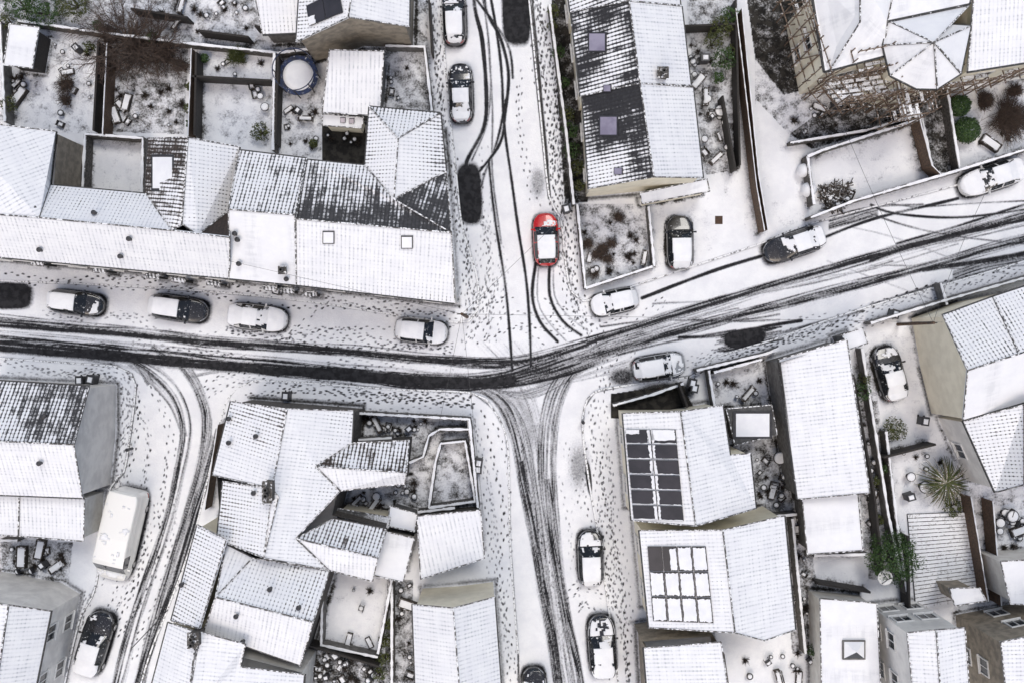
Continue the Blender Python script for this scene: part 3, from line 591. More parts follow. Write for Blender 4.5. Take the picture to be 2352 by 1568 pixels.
B('terraced_house','house with tiled roof sloping two ways under snow',
 [(580,1282,5),(757,1310,5),(722,1426,5),(690,1526,5),(470,1450,5),(495,1372,5),(520,1252,5)],
 [([(580,1280,5.4),(757,1310,5.1),(720,1427,7),(495,1370,7)],'b',1.0,-.15,-.0),([(495,1370,7),(720,1427,7),(690,1527,5.1),(468,1450,5.1)],'s',1.38,0,-.15),([(520,1250,5.2),(580,1280,5.4),(495,1370,7)],'s',1.25,0,0)],'stone',
 feats=[('vent',0,622,1350),('vent',0,688,1392),('vent',1,545,1412),('vent',1,560,1470)])
B('terraced_house','narrow house with snow dotted pantile roof',[(455,1206,5),(518,1240,5),(458,1440,5),(395,1424,5)],
 [([(453,1204,5.1),(520,1238,6.4),(458,1442,6.4),(393,1424,5.1)],'b',.9,0,-.1)],'cream',feats=[('chim',0,452,1462,.6,.9,.7,2),('vent',0,420,1340)])
B('terraced_house','narrow house with white roof along the lane',[(388,1430,5),(450,1450,5),(420,1640,5),(330,1640,5)],
 [([(386,1428,5.1),(452,1450,6.4),(425,1660,6.4),(325,1660,5.1)],'b',1.15,0,0)],'cream')
B('terraced_house','house with snow covered roof by rear yards',[(462,1450,5),(562,1476,5),(540,1500,5),(700,1545,5),(690,1640,5),(430,1640,5)],
 [([(460,1450,6.4),(564,1478,6.2),(552,1530,5.6),(700,1548,5.1),(690,1660,5.1),(425,1660,6.4)],'s',1.25,0,0)],'white')
B('flat_roof_extension','flat white roof extension at rear',[(872,1222,3.2),(950,1236,3.2),(925,1334,3.2),(862,1320,3.2)],
 [([(870,1216,3.3),(952,1235,3.3),(926,1336,3.3),(858,1320,3.3)],'f',1.4,0,0)],'white',category='extension')
B('garden_shed','small shed with snow covered roof',[(898,1162,2.4),(958,1180,2.4),(950,1218,2.4),(892,1206,2.4)],
 [([(896,1160,2.6),(960,1180,2.4),(952,1220,2.4),(890,1207,2.6)],'f',1.3,0,0)],'block',category='shed')
B('garden_shed','cream flat roofed lean-to with timber details',[(778,1168,2.8),(895,1188,2.8),(890,1212,2.8),(775,1192,2.8)],
 [([(776,1166,2.9),(897,1187,2.9),(892,1214,2.9),(773,1192,2.9)],'f',.35,.3,0)],'cream',category='shed')
B('garage','stone garage with white ribbed roof by street',[(960,1186,3),(1102,1172,3),(1110,1280,3),(968,1326,3)],
 [([(958,1184,3.3),(1104,1170,3.3),(1113,1281,3.0),(966,1329,3.0)],'r',1.35,0,-.08)],'stone',category='garage')
B('terraced_house','cream gable house with lined snowy roof by street',[(950,1388,5),(1042,1396,6.7),(1134,1371,5),(1155,1640,5),(960,1640,5)],
 [([(947,1387,5.1),(1041,1395,7),(1062,1660,7),(957,1660,5.1)],'s',1.12,0,-.05),([(1041,1395,7),(1136,1370,5.1),(1157,1660,5.1),(1062,1660,7)],'s',1.1,0,-.05)],'cream')
B('stone_store','low stone store with snowy top by the street corner',[(1938,770,3.2),(1980,756,3.2),(1990,786,3.2),(1950,800,3.2)],
 [([(1934,768,3.3),(1982,753,3.3),(1993,788,3.3),(1948,803,3.3)],'f',1.4,0,0)],'block',category='outbuilding')
for x,y in ((85,606),(228,622),(350,636),(410,645),(490,652),(620,664),(660,670),(712,677)):
    B('bay_window_porch','small street front porch roof dusted with snow',[(x-14,y-6,2.6),(x+14,y-4,2.6),(x+13,y+4,2.6),(x-13,y+2,2.6)],
      [([(x-16,y-8,2.8),(x+16,y-5,2.8),(x+15,y+6,2.5),(x-15,y+3,2.5)],'g',.55,0,.2)],'dark',category='porch')
c=W(1961,1491,3.4); r=root('pyramid_rooflight','glazed pyramid rooflight half covered in snow','rooflight',(c.x,c.y,3.35)); m=MB(); m.box((0,0,.06),(1.6,1.35,.14)); m.obj('frame',WM['block'],r)
m=MB(); m.add([(-.7,-.58,.13),(.7,-.58,.13),(.7,.58,.13),(-.7,.58,.13),(0,0,.6)],[(2,3,4),(3,0,4),(1,2,4)]); m.obj('snow_cover',MSNOW,r); m=MB(); m.add([(-.7,-.58,.13),(.7,-.58,.13),(0,0,.6)],[(0,1,2)]); m.obj('glass',MGLASS,r)
# ---------------------------------------------------------------- kerbs and walls
def sweep(P,hw,z0,z1,jit=0.0):
    vs=[];fs=[];n=len(P)
    for i,p in enumerate(P):
        a=P[max(i-1,0)];b=P[min(i+1,n-1)]; d=Vector((b[0]-a[0],b[1]-a[1],0)).normalized(); nn=Vector((-d.y,d.x,0)); w=hw*(1+U(-jit,jit)); zz=z1+U(-jit,jit)*.08
        q=Vector((p[0],p[1],0))
        for s_,z in ((-1,z0),(-1,zz),(1,zz),(1,z0)): v=q+nn*w*s_; vs.append((v.x,v.y,z))
    for i in range(n-1):
        o=i*4
        for k in range(3): fs.append((o+k,o+4+k,o+5+k,o+1+k))
    fs+=[(0,1,2,3),(4*n-1,4*n-2,4*n-3,4*n-4)]
    return vs,fs
MK=simple('kerb_stone',(0.20,0.20,0.20),(0.11,0.11,0.11),5,0.85,snow=0.6)
for b in [BL[0][1:-2],BL[1][1:-2],BL[2][1:-2],BL[3][:9],BL[3][10:]+[BL[3][0]],BL[4][1:-2]]:
    P=[W(x,y,0) for x,y in cat(b,20)]; mb=MB(); mb.add(*sweep(P,.06,-.05,.135)); k=mb.obj('kerb',MK); k['kind']='structure'
def gwall(pts,h=1.3,t=.22,mat='stone',name='garden_wall',label='stone garden wall capped with snow',cap=True,catg='wall'):
    P=[]
    for i in range(len(pts)-1):
        a,b=W(pts[i][0],pts[i][1],h),W(pts[i+1][0],pts[i+1][1],h); k=max(1,int((b-a).length/.3))
        P+=[a.lerp(b,j/k) for j in range(k)]
    P.append(W(pts[-1][0],pts[-1][1],h)); mb=MB(); mb.add(*sweep(P,t/2,0,h)); o=mb.obj(name,WM[mat]); tag(o,label,catg)
    stroke([G(x,y,h) for x,y in pts],16,.68,7,.8,smooth=False)
    if cap:
        m2=MB(); m2.add(*sweep(P,t*.36,h-.01,h+.07,.4)); m2.obj('snow_cap',MSNOW,o)
    return o
FW=dict(mat='wood',name='wooden_fence',label='weathered wooden garden fence with snow on top',catg='fence',t=.08)
DW=dict(mat='dark',name='wooden_fence',label='dark timber fence between snowy gardens',catg='fence',t=.14,cap=False)
for a in ([(40,48),(210,72),(430,100),(640,122),(752,108)],[(196,308),(328,318),(326,442)],[(196,308),(190,432)],[(630,122),(627,345)],[(885,106),(975,108),(992,255)],[(0,50),(12,280)],
 [(1262,10),(1300,300),(1318,470)],[(1345,662),(1500,612)],[(1326,470),(1345,662)],[(1490,475),(1503,612)],[(1862,500),(1960,462),(2200,392),(2400,330)],[(1815,328),(1880,318),(1990,300)],[(1990,300),(2115,262),(2140,380)],
 [(1855,360),(1890,345),(2110,275)],[(1855,360),(1870,470)],[(2000,742),(2170,690),(2400,625)],[(1600,850),(1760,812),(1790,800)],[(1408,930),(1500,905),(1570,880)],[(820,948),(1078,962),(1098,1165)],
 [(985,1165),(1000,1060),(1012,1018),(1068,1012),(1092,1150),(985,1165)],[(940,1062),(972,1048),(985,1000),(1010,985),(1078,985)],[(1045,1165),(960,1175)],[(900,1330),(868,1500)],[(742,1310),(738,1480),(868,1508)],
 [(1870,1275),(1992,1272)],[(2035,990),(2060,1200),(2090,1400)],[(1980,800),(2040,1180),(2072,1330)],[(1820,1190),(1850,1500)],[(1628,850),(1642,935)],[(1640,855),(1750,825)],[(900,1340),(900,1568)],[(1720,1190),(1830,1180)],[(2175,200),(2205,395)],[(2160,650),(2175,700)],
 [(0,1240),(40,1240)],[(1075,962),(1082,1020)],[(815,945),(812,1010),(900,1005)]):
    gwall(a,h=U(1.0,1.5),mat=random.choice(['stone','block','stone']))
for a in ([(246,100),(236,308)],[(440,112),(432,312)],[(1690,20),(1738,430),(1756,530)],[(1704,20),(1742,400),(1764,528)],[(2110,265),(2140,380),(2160,400)],[(2280,1150),(2300,1390)],[(2230,1140),(2270,1380)],[(500,975),(470,1170)]): gwall(a,h=1.7,**FW)
for a in ([(225,95),(214,300)],[(450,120),(446,310)],[(638,130),(632,330)],[(440,175),(622,185)],[(585,60),(640,70)],[(1690,0),(1700,380)],[(2085,1230),(2090,1400)],[(1790,830),(1835,1150)],[(1960,860),(2010,1140),(2030,1330)],[(985,0),(992,120)],[(700,1480),(870,1530)],[(1565,60),(1690,55)],[(905,1190),(950,1230)],[(1560,880),(1580,935)],[(1660,220),(1690,390)],[(2030,1050),(2150,1020)],[(1880,1340),(2000,1360)],[(455,70),(570,85)],[(300,20),(430,40)]): gwall(a,h=1.6,**DW)
# ---------------------------------------------------------------- vehicles
KP={'hatch':dict(top=[(-.5,.6),(-.485,.85),(-.455,1.02),(-.36,1.38),(-.3,1.44),(-.05,1.48),(.06,1.42),(.235,1.0),(.3,.94),(.46,.78),(.5,.6)],ws=(.065,.235),rw=(-.455,-.375),sw=(-.37,.15),gw=.70,belt=[(-.5,.96),(.2,.94),(.5,.7)]),
 'saloon':dict(top=[(-.5,.65),(-.46,1.0),(-.345,1.06),(-.2,1.38),(-.06,1.43),(.03,1.38),(.2,.98),(.3,.92),(.46,.76),(.5,.6)],ws=(.035,.2),rw=(-.345,-.21),sw=(-.25,.12),gw=.68,belt=[(-.5,.96),(.2,.92),(.5,.68)]),
 'van':dict(top=[(-.5,2.2),(-.485,2.4),(0,2.45),(.25,2.38),(.3,2.25),(.395,1.3),(.46,1.1),(.5,.85)],ws=(.3,.392),rw=(-.6,-.55),sw=(.18,.32),gw=.93,belt=[(-.5,1.35),(.3,1.3),(.5,.95)])}
wh=MB(); wh.lathe([(.2,-.1),(.3,-.11),(.32,-.08),(.32,.08),(.3,.11),(.2,.1)],seg=22,axis='y')
rmh=MB(); rmh.lathe([(.05,-.09),(.2,-.095),(.205,-.06),(.205,.06),(.2,.095),(.05,.09)],seg=14,axis='y')
twm=wh.obj('t',MRUB); trm=rmh.obj('t',MRIM); wmesh=twm.data; rmesh=trm.data; bpy.data.objects.remove(twm); bpy.data.objects.remove(trm)
PAINT={}
def paint(key,c,snow=.2):
    if key not in PAINT:
        q=M(key+'_car_paint',.22); q.b.inputs['Coat Weight'].default_value=.6
        n=q.noise(7,6,rough=.75); q.co(); sep=q.n('ShaderNodeSeparateXYZ'); q.t.links.new(q._g.outputs['Normal'],sep.inputs[0])
        f=q.math('MULTIPLY',q.step(n,.62-snow*.3,.76-snow*.3),q.step(sep.outputs[2],.3,.9))
        q.color(q.mix(f,c,(.6,.62,.64))); q.put(q.b.inputs['Roughness'],q.math('ADD',.22,q.math('MULTIPLY',f,.5))); PAINT[key]=q.m
    return PAINT[key]
COLS={'black':(.012,.012,.014),'red':(.5,.008,.008),'white':(.66,.66,.65),'silver':(.32,.33,.34),'clean_white':(.85,.85,.82)}
def zt_(k,t): return float(np.interp(t,[a for a,_ in k['belt']],[b for _,b in k['belt']]))+.08
def car(px,py,lenpx,wpx,ang,kind,colr,label,hood=.5,ws=.3,rw=.3,roof=1.1,name='parked_car',ctg='car',side=-1):
    k=KP[kind]; zt0=max(z for _,z in k['top']); mag=H/(H-zt0*.7); L=lenpx/S/mag; Wd=wpx/S/mag
    loc=W(px,py,.8); r=root(name,label,ctg,(loc.x,loc.y,0),math.radians(ang),'cars parked along the streets' if ctg=='car' else None)
    ts=sorted(set([round(x,4) for x in list(np.linspace(-.5,.5,84))+[p for p,_ in k['top']]+list(k['ws'])+list(k['rw'])+list(k['sw']) if -.5<=x<=.5]))
    rows=[]
    tx=[a for a,_ in k['top']];tz=[b for _,b in k['top']];bx=[a for a,_ in k['belt']];bz=[b for _,b in k['belt']]
    for t in ts:
        s_=abs(2*t)*.996; pw=(5.0 if kind!='van' else 14); w=Wd/2*(1-s_**pw)**(1/(2.6 if kind!='van' else 7))
        if t>0: w*=1-.10*max(0,(t-.25)/.25)**2
        zt=float(np.interp(t,tx,tz)); zb=min(float(np.interp(t,bx,bz)),zt-.03); g_=min(1,max(0,(zt-zb)/.4)); gw=.95-(.95-k['gw'])*g_
        ez=max(zb,zt-.06)
        half=[(.96,.2),(1,.38),(1.0,.55 if zb>.6 else zb*.85),(.985,zb-.07),(.95,zb)]
        for q in (.35,.7): half.append((.95+(gw-.95)*q,zb+(ez-zb)*q))
        half.append((gw,ez)); 
        for q,dz in ((.92,.035),(.8,.015),(.64,.008),(.48,.003),(.32,0),(.16,-.003)): half.append((gw*q,zt-dz))
        full=[(-a*w,z) for a,z in half]+[(0,zt+.005)]+[(a*w,z) for a,z in half[::-1]]
        rows.append([(t*L,y,z) for y,z in full])
    nc=len(rows[0])
    parts={}; seed=U(0,100); snowf=[]
    for i in range(len(ts)-1):
        t=(ts[i]+ts[i+1])/2
        for j in range(nc-1):
            jj=min(j,nc-2-j); sd='L' if j>nc/2 else 'R'; key='body'
            if k['ws'][0]<t<k['ws'][1] and jj>=7: key='windscreen'
            elif k['rw'][0]<t<k['rw'][1] and jj>=7: key='rear_window'
            elif 4<=jj<=6 and k['sw'][0]<t<k['sw'][1] and abs(t+.07)>.014: key='side_window'+sd
            elif t>.415 and t<.482 and 3<=jj<=4: key='headlight'+sd
            elif t<-.44 and t>-.49 and (2<=jj<=4 if kind!='van' else jj==1): key='tail_light'+sd
            parts.setdefault(key,[]).append((i,j))
            y=(rows[i][j][1]+rows[i+1][j+1][1])/2
            nz=noise.noise(Vector((t*L*1.5+seed,y*1.5,seed)))*.7+noise.noise(Vector((t*L*5+seed,y*5,seed)))*.35
            if jj>=5 or (jj>=4 and (t>k['ws'][1] or t<k['rw'][0])):
                if k['ws'][1]<=t: am=hood-max(0,(t-.43))*9
                elif k['ws'][0]<t: am=ws-(.2 if jj<=8 else 0)
                elif k['rw'][0]<t<k['rw'][1]: am=rw
                elif t<=k['rw'][0]: am=rw+.2-max(0,-t-.465)*14
                else: am=roof
                if jj in(5,6): am=side if k['sw'][0]<t<k['sw'][1] else am-.3
                if jj==7: am-=.4
                if abs(t-k['ws'][1])<.012 and ws<.5: am-=.5
                if am+nz*.6>.5: snowf.append((i,j))
    def build(fl,nm,mat):
        mp={};v=[];f=[]
        for i,j in fl:
            q=[]
            for a,b in ((i,j),(i+1,j),(i+1,j+1),(i,j+1)):
                if (a,b) not in mp: mp[(a,b)]=len(v); v.append(rows[a][b])
                q.append(mp[(a,b)])
            f.append(tuple(q))
        mb=MB(); mb.add(v,f)
        if nm=='body':
            mb.add(rows[0],[tuple(range(nc))]); mb.add(rows[-1],[tuple(range(nc))[::-1]])
            mb.box((0,0,.2),(L*.86,Wd*.8,.06))
        return mb.obj(nm,mat,r,True)
    for key,fl in parts.items():
        nm=key.rstrip('LR') if key[-1] in 'LR' else key
        build(fl,nm,paint(colr,COLS[colr],.15 if colr=='black' else .05) if nm=='body' else MHEAD if nm=='headlight' else MTAIL if nm=='tail_light' else MCARG)
    if snowf:
        mp={};v=[];f=[];ec={}
        for i,j in snowf:
            q=[]
            for a,b in ((i,j),(i+1,j),(i+1,j+1),(i,j+1)):
                if (a,b) not in mp:
                    p=rows[a][b]; mp[(a,b)]=len(v); v.append((p[0],p[1]*1.01,p[2]+.05+.03*noise.noise(Vector((p[0]*3,p[1]*3,seed)))))
                q.append(mp[(a,b)])
            f.append(tuple(q))
            for e in range(4):
                kk=tuple(sorted((q[e],q[(e+1)%4]))); ec.setdefault(kk,[]).append((q[e],q[(e+1)%4]))
        inv={vi:ab for ab,vi in mp.items()}; low={}
        def lw(x):
            if x not in low: low[x]=len(v); v.append(rows[inv[x][0]][inv[x][1]])
            return low[x]
        for kk,l in ec.items():
            if len(l)==1: a,b=l[0]; f.append((b,a,lw(a),lw(b)))
        mb=MB(); mb.add(v,f); mb.obj('snow_cover',MSNOW,r,True)
    for sx in (-.31,.31):
        for sy in (-1,1):
            o=bpy.data.objects.new('wheel',wmesh); COL.objects.link(o); o.parent=r; o.location=(sx*L,sy*(Wd/2-.1),.32)
            q=bpy.data.objects.new('rim',rmesh); COL.objects.link(q); q.parent=o; q.location=(0,sy*.03,0)
    mt=k['ws'][1]-.05
    for sy in (-1,1):
        mb=MB(); mb.box((mt*L,sy*(Wd/2+.07),zt_(k,mt)),(.12,.2,.13),0,taper=.85); mb.beam((mt*L,sy*(Wd/2-.08),zt_(k,mt)),(mt*L,sy*(Wd/2+.02),zt_(k,mt)),.025); mb.obj('wing_mirror',paint(colr,COLS[colr]),r)
    blob(px+(CX-px)*.012,py+(CY-py)*.012,lenpx*.5,wpx*.53,-math.radians(ang),.95,.12)  # dark surround: bare ground and car shadow, both painted into the raster
    return r
car(1043,40,122,54,92,'hatch','black','black car with snow on roof parked by the kerb',.5,.35,.5)
car(1058,212,136,55,92,'saloon','black','black saloon partly cleared of snow by the kerb',.45,.4,.6)
car(1254,550,122,58,92,'hatch','red','red hatchback with snow on roof at the corner',.4,-.05,.35,.95)
car(1563,557,124,62,91,'hatch','black','black car with snow covered roof on a driveway',.1,.35,.8)
car(1412,693,110,54,193,'hatch','white','white car covered in snow near garden wall',1.1,.6,1.0,side=.25)
car(1827,561,146,58,198.5,'saloon','black','dark car with clear bonnet beside fence end',.15,.55,.6)
car(2282,407,152,60,198,'saloon','white','white car under snow beside garden wall',1.0,.5,.9,side=.1)
car(170,695,130,54,-7,'hatch','black','black car with snow roof facing bare asphalt',.5,.1,.9)
car(406,708,137,57,-8,'hatch','black','black hatchback with mostly clear bonnet in terrace street',.22,.45,1.0)
car(589,729,138,58,-7,'saloon','white','white car thickly covered in snow by the terrace',1.1,.6,.7,side=.2)
car(967,760,121,56,-6,'hatch','white','white hatchback covered in snow near the junction',1.1,.5,1.0,side=.1)
car(1514,842,122,56,9,'hatch','silver','silver hatchback dusted with snow by the kerb',.75,.5,.7,.9)
car(1357,1283,128,59,92,'hatch','black','black hatchback with snowy roof by south kerb',.6,.3,.6)
car(1384,1487,146,64,94,'saloon','black','black saloon with snow on roof and bonnet',.6,.4,.6)
car(2047,857,130,62,105,'saloon','black','black saloon on a sloping driveway',.45,.5,.7)
car(213,1480,152,66,73,'saloon','black','black estate car with partly cleared bonnet',.35,.4,.8)
car(1228,1600,130,58,93,'hatch','black','dark car just visible parked by kerb',.5,.3,.6)
car(280,1226,214,77,257,'van','clean_white','white delivery van with clean roof',.7,.1,.5,roof=.3,name='delivery_van',ctg='van')
# ---------------------------------------------------------------- ground meshes
def gridmesh(name,t,z,mat):
    cell=(typ[:-1,:-1]==t)
    used=np.zeros((NY,NX),bool)
    used[:-1,:-1]|=cell; used[1:,:-1]|=cell; used[:-1,1:]|=cell; used[1:,1:]|=cell
    idx=-np.ones((NY,NX),np.int64); k=int(used.sum()); idx[used]=np.arange(k)
    yy,xx=np.nonzero(used)
    co=np.zeros((k,3),np.float32); co[:,0]=(gx[xx]-CX)/S; co[:,1]=(CY-gy[yy])/S; co[:,2]=z
    r,c=np.nonzero(cell); q=np.stack([idx[r+1,c],idx[r+1,c+1],idx[r,c+1],idx[r,c]],1).astype(np.int32); n=len(q)
    me=bpy.data.meshes.new(name); me.vertices.add(k); me.vertices.foreach_set('co',co.ravel())
    me.loops.add(n*4); me.loops.foreach_set('vertex_index',q.ravel())
    me.polygons.add(n); me.polygons.foreach_set('loop_start',np.arange(0,n*4,4,dtype=np.int32)); me.polygons.foreach_set('loop_total',np.full(n,4,np.int32))
    me.materials.append(mat); me.update(calc_edges=True)
    a=me.attributes.new('wear_shade','FLOAT','POINT'); a.data.foreach_set('value',wear_shade[yy,xx])
    o=bpy.data.objects.new(name,me); COL.objects.link(o); o['kind']='structure'; return o
gridmesh('road',0,0.0,MROAD); gridmesh('pavement',1,.11,MPAVE); gridmesh('garden_ground',2,.12,MGARD)
g=MB(); g.add([(-700,-700,-.06),(700,-700,-.06),(700,700,-.06),(-700,700,-.06)],[(0,1,2,3)]); go=g.obj('ground',MSNOW); go['kind']='structure'
# ---------------------------------------------------------------- plants
def leafmat(nm,c1,c2,sn=.3):
    q=M(nm,.7); n=q.noise(6,3)
    c=q.mix(q.step(n,.35,.65),c1,c2)
    if sn: c=q.mix(q.step(q.noise(9,3),.68-sn*.3,.72-sn*.3),c,(.7,.72,.74))
    q.color(c); return q.m
LG=leafmat('dark_green_leaves',(.015,.045,.008),(.045,.09,.016),.05); LO=leafmat('olive_leaves',(.075,.085,.014),(.035,.048,.01),.05); LB=leafmat('brown_twigs',(.10,.068,.05),(.045,.032,.025),.0); LP=leafmat('pale_fronds',(.34,.31,.24),(.12,.10,.07),.35)
MTR=simple('bark',(.06,.045,.035),(.035,.027,.02),6,.9)
def shrub(px,py,rp,h,mat,label,name='garden_shrub',n=None,rough=.25,ctg='shrub'):
    r_=rp/S; c=W(px,py,h*.6); r=root(name,label,ctg,(c.x,c.y,.1)); n=n or int(1100*max(.3,r_*r_))
    n=min(n,6000); mb=MB(); sd=U(0,50)
    tr=MB()
    for k in range(7):
        a=U(0,6.28); tr.beam((0,0,0),(math.cos(a)*r_*.55,math.sin(a)*r_*.55,h*U(.5,.8)),.05,0,.012)
    tr.obj('trunk',MTR,r)
    vs=[];fs=[]
    for k in range(n):
        a=U(0,6.283); b=math.asin(U(-.3,1)); rr=U(.45,1)**.5
        d=Vector((math.cos(a)*math.cos(b),math.sin(a)*math.cos(b),math.sin(b)))
        lump=1+rough*1.6*noise.noise(d*2.2+Vector((sd,0,0)))
        p=Vector((d.x*r_*rr*lump,d.y*r_*rr*lump,h*.45+d.z*h*.5*rr*lump))
        if rough>.1 and noise.noise(p*2.6+Vector((0,sd,0)))<-.22: continue
        s_=U(.04,.09); u=Vector((U(-1,1),U(-1,1),U(-.6,.6))).normalized(); v=u.cross(d+Vector((U(-.5,.5),U(-.5,.5),.3))).normalized()
        o=len(vs); vs+=[p-u*s_,p+v*s_*.6,p+u*s_,p-v*s_*.6]; fs.append((o,o+1,o+2,o+3))
    mb.add(vs,fs); mb.obj('crown',mat,r); return r
def twigs(px,py,rp,h,mat,label,n=500,name='bare_bush',w=.011,lean=.5):
    r_=rp/S; c=W(px,py,h*.5); r=root(name,label,'bush',(c.x,c.y,.1)); mb=MB(); sd=U(0,99)
    for k in range(n):
        a=U(0,6.283); q=U(0,1)**.75*(1+.6*noise.noise(Vector((math.cos(a)*1.5,math.sin(a)*1.5,sd)))); p0=Vector((U(-.4,.4)*r_,U(-.4,.4)*r_,U(0,.3))); p1=Vector((math.cos(a)*q*r_*U(.7,1.25),math.sin(a)*q*r_*U(.7,1.25),h*(1-q*q*lean)*U(.7,1)))
        m=p0.lerp(p1,.55)+Vector((U(-.1,.1),U(-.1,.1),.1)); mb.beam(p0,m,w*1.3,0,w); mb.beam(m,p1,w,0,w*.4)
        for t in range(2):
            e=m.lerp(p1,U(.1,.7)); mb.beam(e,e+Vector((U(-.3,.3),U(-.3,.3),U(0,.25))),w*.7,0,w*.3)
    mb.obj('branches',mat,r); return r
def baretree(px,py,rp,h,label,nb=26,lean=(0,0)):
    r_=rp/S; c=W(px,py,h*.4); r=root('bare_tree',label,'tree',(c.x,c.y,.1)); t=MB(); t.beam((0,0,0),(0,0,h*.35),.14,0,.1); t.obj('trunk',MTR,r); m=MB()
    def br(p,d,l,w,lv):
        q=p
        for i in range(4):
            d=(d+Vector((U(-.25,.25),U(-.25,.25),U(-.12,.08)))).normalized(); n=q+d*l/4; n.z=max(n.z,.1); m.beam(q,n,w*(1-i*.18),0,w*(1-(i+1)*.18)); q=n
            if lv<3:
                for _ in range(2 if lv<2 else 3):
                    e=(d+Vector((U(-.9,.9),U(-.9,.9),U(-.2,.4)))).normalized(); br(q,e,l*U(.35,.55),max(w*.5,.009),lv+1)
    for k in range(nb):
        a=U(0,6.283); d=Vector((math.cos(a)+lean[0],math.sin(a)+lean[1],U(.15,.8))).normalized(); br(Vector((U(-.2,.2),U(-.2,.2),h*U(.15,.35))),d,r_*U(.6,1.15),.035,1)
    m.obj('crown',LB,r); return r
def palm(px,py,rp,h,label):
    r_=rp/S; c=W(px,py,h); r=root('spiky_palm',label,'palm',(c.x,c.y,.1)); t=MB(); t.lathe([(.16,0),(.11,h*.6),(.13,h)],seg=12); t.obj('trunk',MTR,r); m=MB()
    for k in range(230):
        a=U(0,6.283); l=r_*U(.6,1.05); el=U(-.1,.9); d=Vector((math.cos(a),math.sin(a),0)); s=Vector((-d.y,d.x,0)); P=[]
        for i in range(7):
            q=i/6; P.append((d*l*q*math.cos(el*.6)+Vector((0,0,h+math.sin(el)*l*q*.7-q*q*l*.45)),.04*(1-q)**.5+.008))
        vs=[];fs=[]
        for p,w_ in P: vs+=[p-s*w_,p+Vector((0,0,.02)),p+s*w_]
        for i in range(6): fs+=[(i*3,i*3+3,i*3+4,i*3+1),(i*3+1,i*3+4,i*3+5,i*3+2)]
        m.add(vs,fs,0 if random.random()<.5 else 1)
    m.obj('crown',[LP,LO],r)
baretree(290,95,85,2.6,'large bare brown tree with fine spreading branches',30,(-.1,0)); baretree(350,115,70,2.2,'bare brown tree spilling over garden wall',22)
for a in [(310,110,55,1.5,420),(250,80,40,1.4,200),(380,125,40,1.4,220),(415,150,26,1.2,160),(262,150,28,1.2,130)]: twigs(a[0],a[1],a[2],a[3],LB,'dense bare brown bush beneath tree',a[4])
twigs(543,128,28,1.4,LO,'small olive bush by garden wall',300); twigs(152,195,34,1.2,LB,'bare thin shrub in snowy lawn',160); twigs(150,230,24,1.0,LB,'bare thin shrub in snowy lawn',90)
twigs(2262,232,24,1.1,LB,'brown round shrub in snowy bed',500); twigs(2322,272,52,1.4,LB,'wide brown shrub in snowy bed',1000); twigs(2330,210,20,1,LB,'brown shrub in snowy bed',260)
palm(2172,1108,60,1.5,'spiky pale palm with long drooping fronds')
for a in [(1282,122,16,1.2),(1270,25,16,1.4),(1268,60,12,1.2),(1295,190,14,1.1),(1303,262,18,1.3),(1312,300,20,1.3),(1315,345,20,1.3),(1325,385,18,1.2),(1330,425,15,1.1),(1655,62,28,2.2),(1662,135,28,2.2),(1640,95,22,2),(1675,35,22,2),(598,303,22,1.2),(95,20,45,2),(165,5,40,2),(45,10,40,2),(1978,900,22,2),(1985,870,15,1.6),(20,240,20,1.3),(15,50,18,1.6),(1490,440,8,.8),(2030,1075,14,1),(1870,1495,16,1.4),(1680,120,16,1.6),(437,200,10,1),(434,250,11,1.1),(436,285,10,1.1),(205,110,14,1),(470,135,10,.9),(1650,180,14,1.5),(720,330,10,.9),(350,85,14,1.5),(225,60,12,1.5)]:
    shrub(*a,LG if random.random()<.6 else LO,'green garden shrub dusted with snow')
shrub(2206,243,25,1.3,LG,'round clipped green bush',rough=.08,n=2600); shrub(2222,298,30,1.5,LG,'round clipped green bush with snow',rough=.08,n=3400)
shrub(2055,1283,58,3.2,LG,'green garden tree beside satellite dish','garden_tree',n=6000,ctg='tree')
shrub(2190,1163,24,1,LO,'bright olive low shrub beneath fronds'); shrub(2055,985,28,1.2,LO,'olive shrub beside driveway'); shrub(2016,1103,15,1,LO,'small yellow green shrub'); shrub(2016,1193,13,1,LO,'small green potted shrub')
for a in ((885,1470,16),(893,1430,14),(880,1510,18),(872,1545,16)): shrub(a[0],a[1],a[2],1.2,LO,'overgrown shrub along yard wall')
for x,y in ((1385,570),(1370,585),(1405,560),(1395,595),(1350,560),(1420,500),(1365,625),(1380,580)): twigs(x,y,17,.4,LB,'low brown dead bedding plant',120,'dead_plant')
# ---------------------------------------------------------------- garden things
def pot():
    r=root('plant_pot','round plant pot topped with snow','plant pot',group='plant pots in the gardens'); m=MB(); m.lathe([(.14,0),(.2,.3),(.23,.31),(.23,.36),(.19,.36),(.18,.25)],seg=16); m.obj('pot',MPOTG,r)
    m=MB(); m.lathe([(.165,.3),(.15,.37),(.1,.4),(.01,.42)],seg=16); m.obj('snow_mound',MSNOW,r,True); return r
def chair():
    r=root('garden_chair','dark garden chair with snow on seat','chair',group='garden chairs'); m=MB(); m.box((0,0,.44),(.46,.46,.04)); m.obj('seat',MDARK,r)
    m=MB(); m.box((0,.22,.68),(.46,.04,.44)); m.obj('backrest',MDARK,r)
    m=MB(); m.lathe([(.2,.46),(.17,.51),(.01,.53)],seg=10); m.obj('snow_cushion',MSNOW,r,True)
    for x in (-.2,.2):
        for y in (-.2,.2): m=MB(); m.box((x,y,.21),(.04,.04,.42)); m.obj('leg',MDARK,r)
    return r
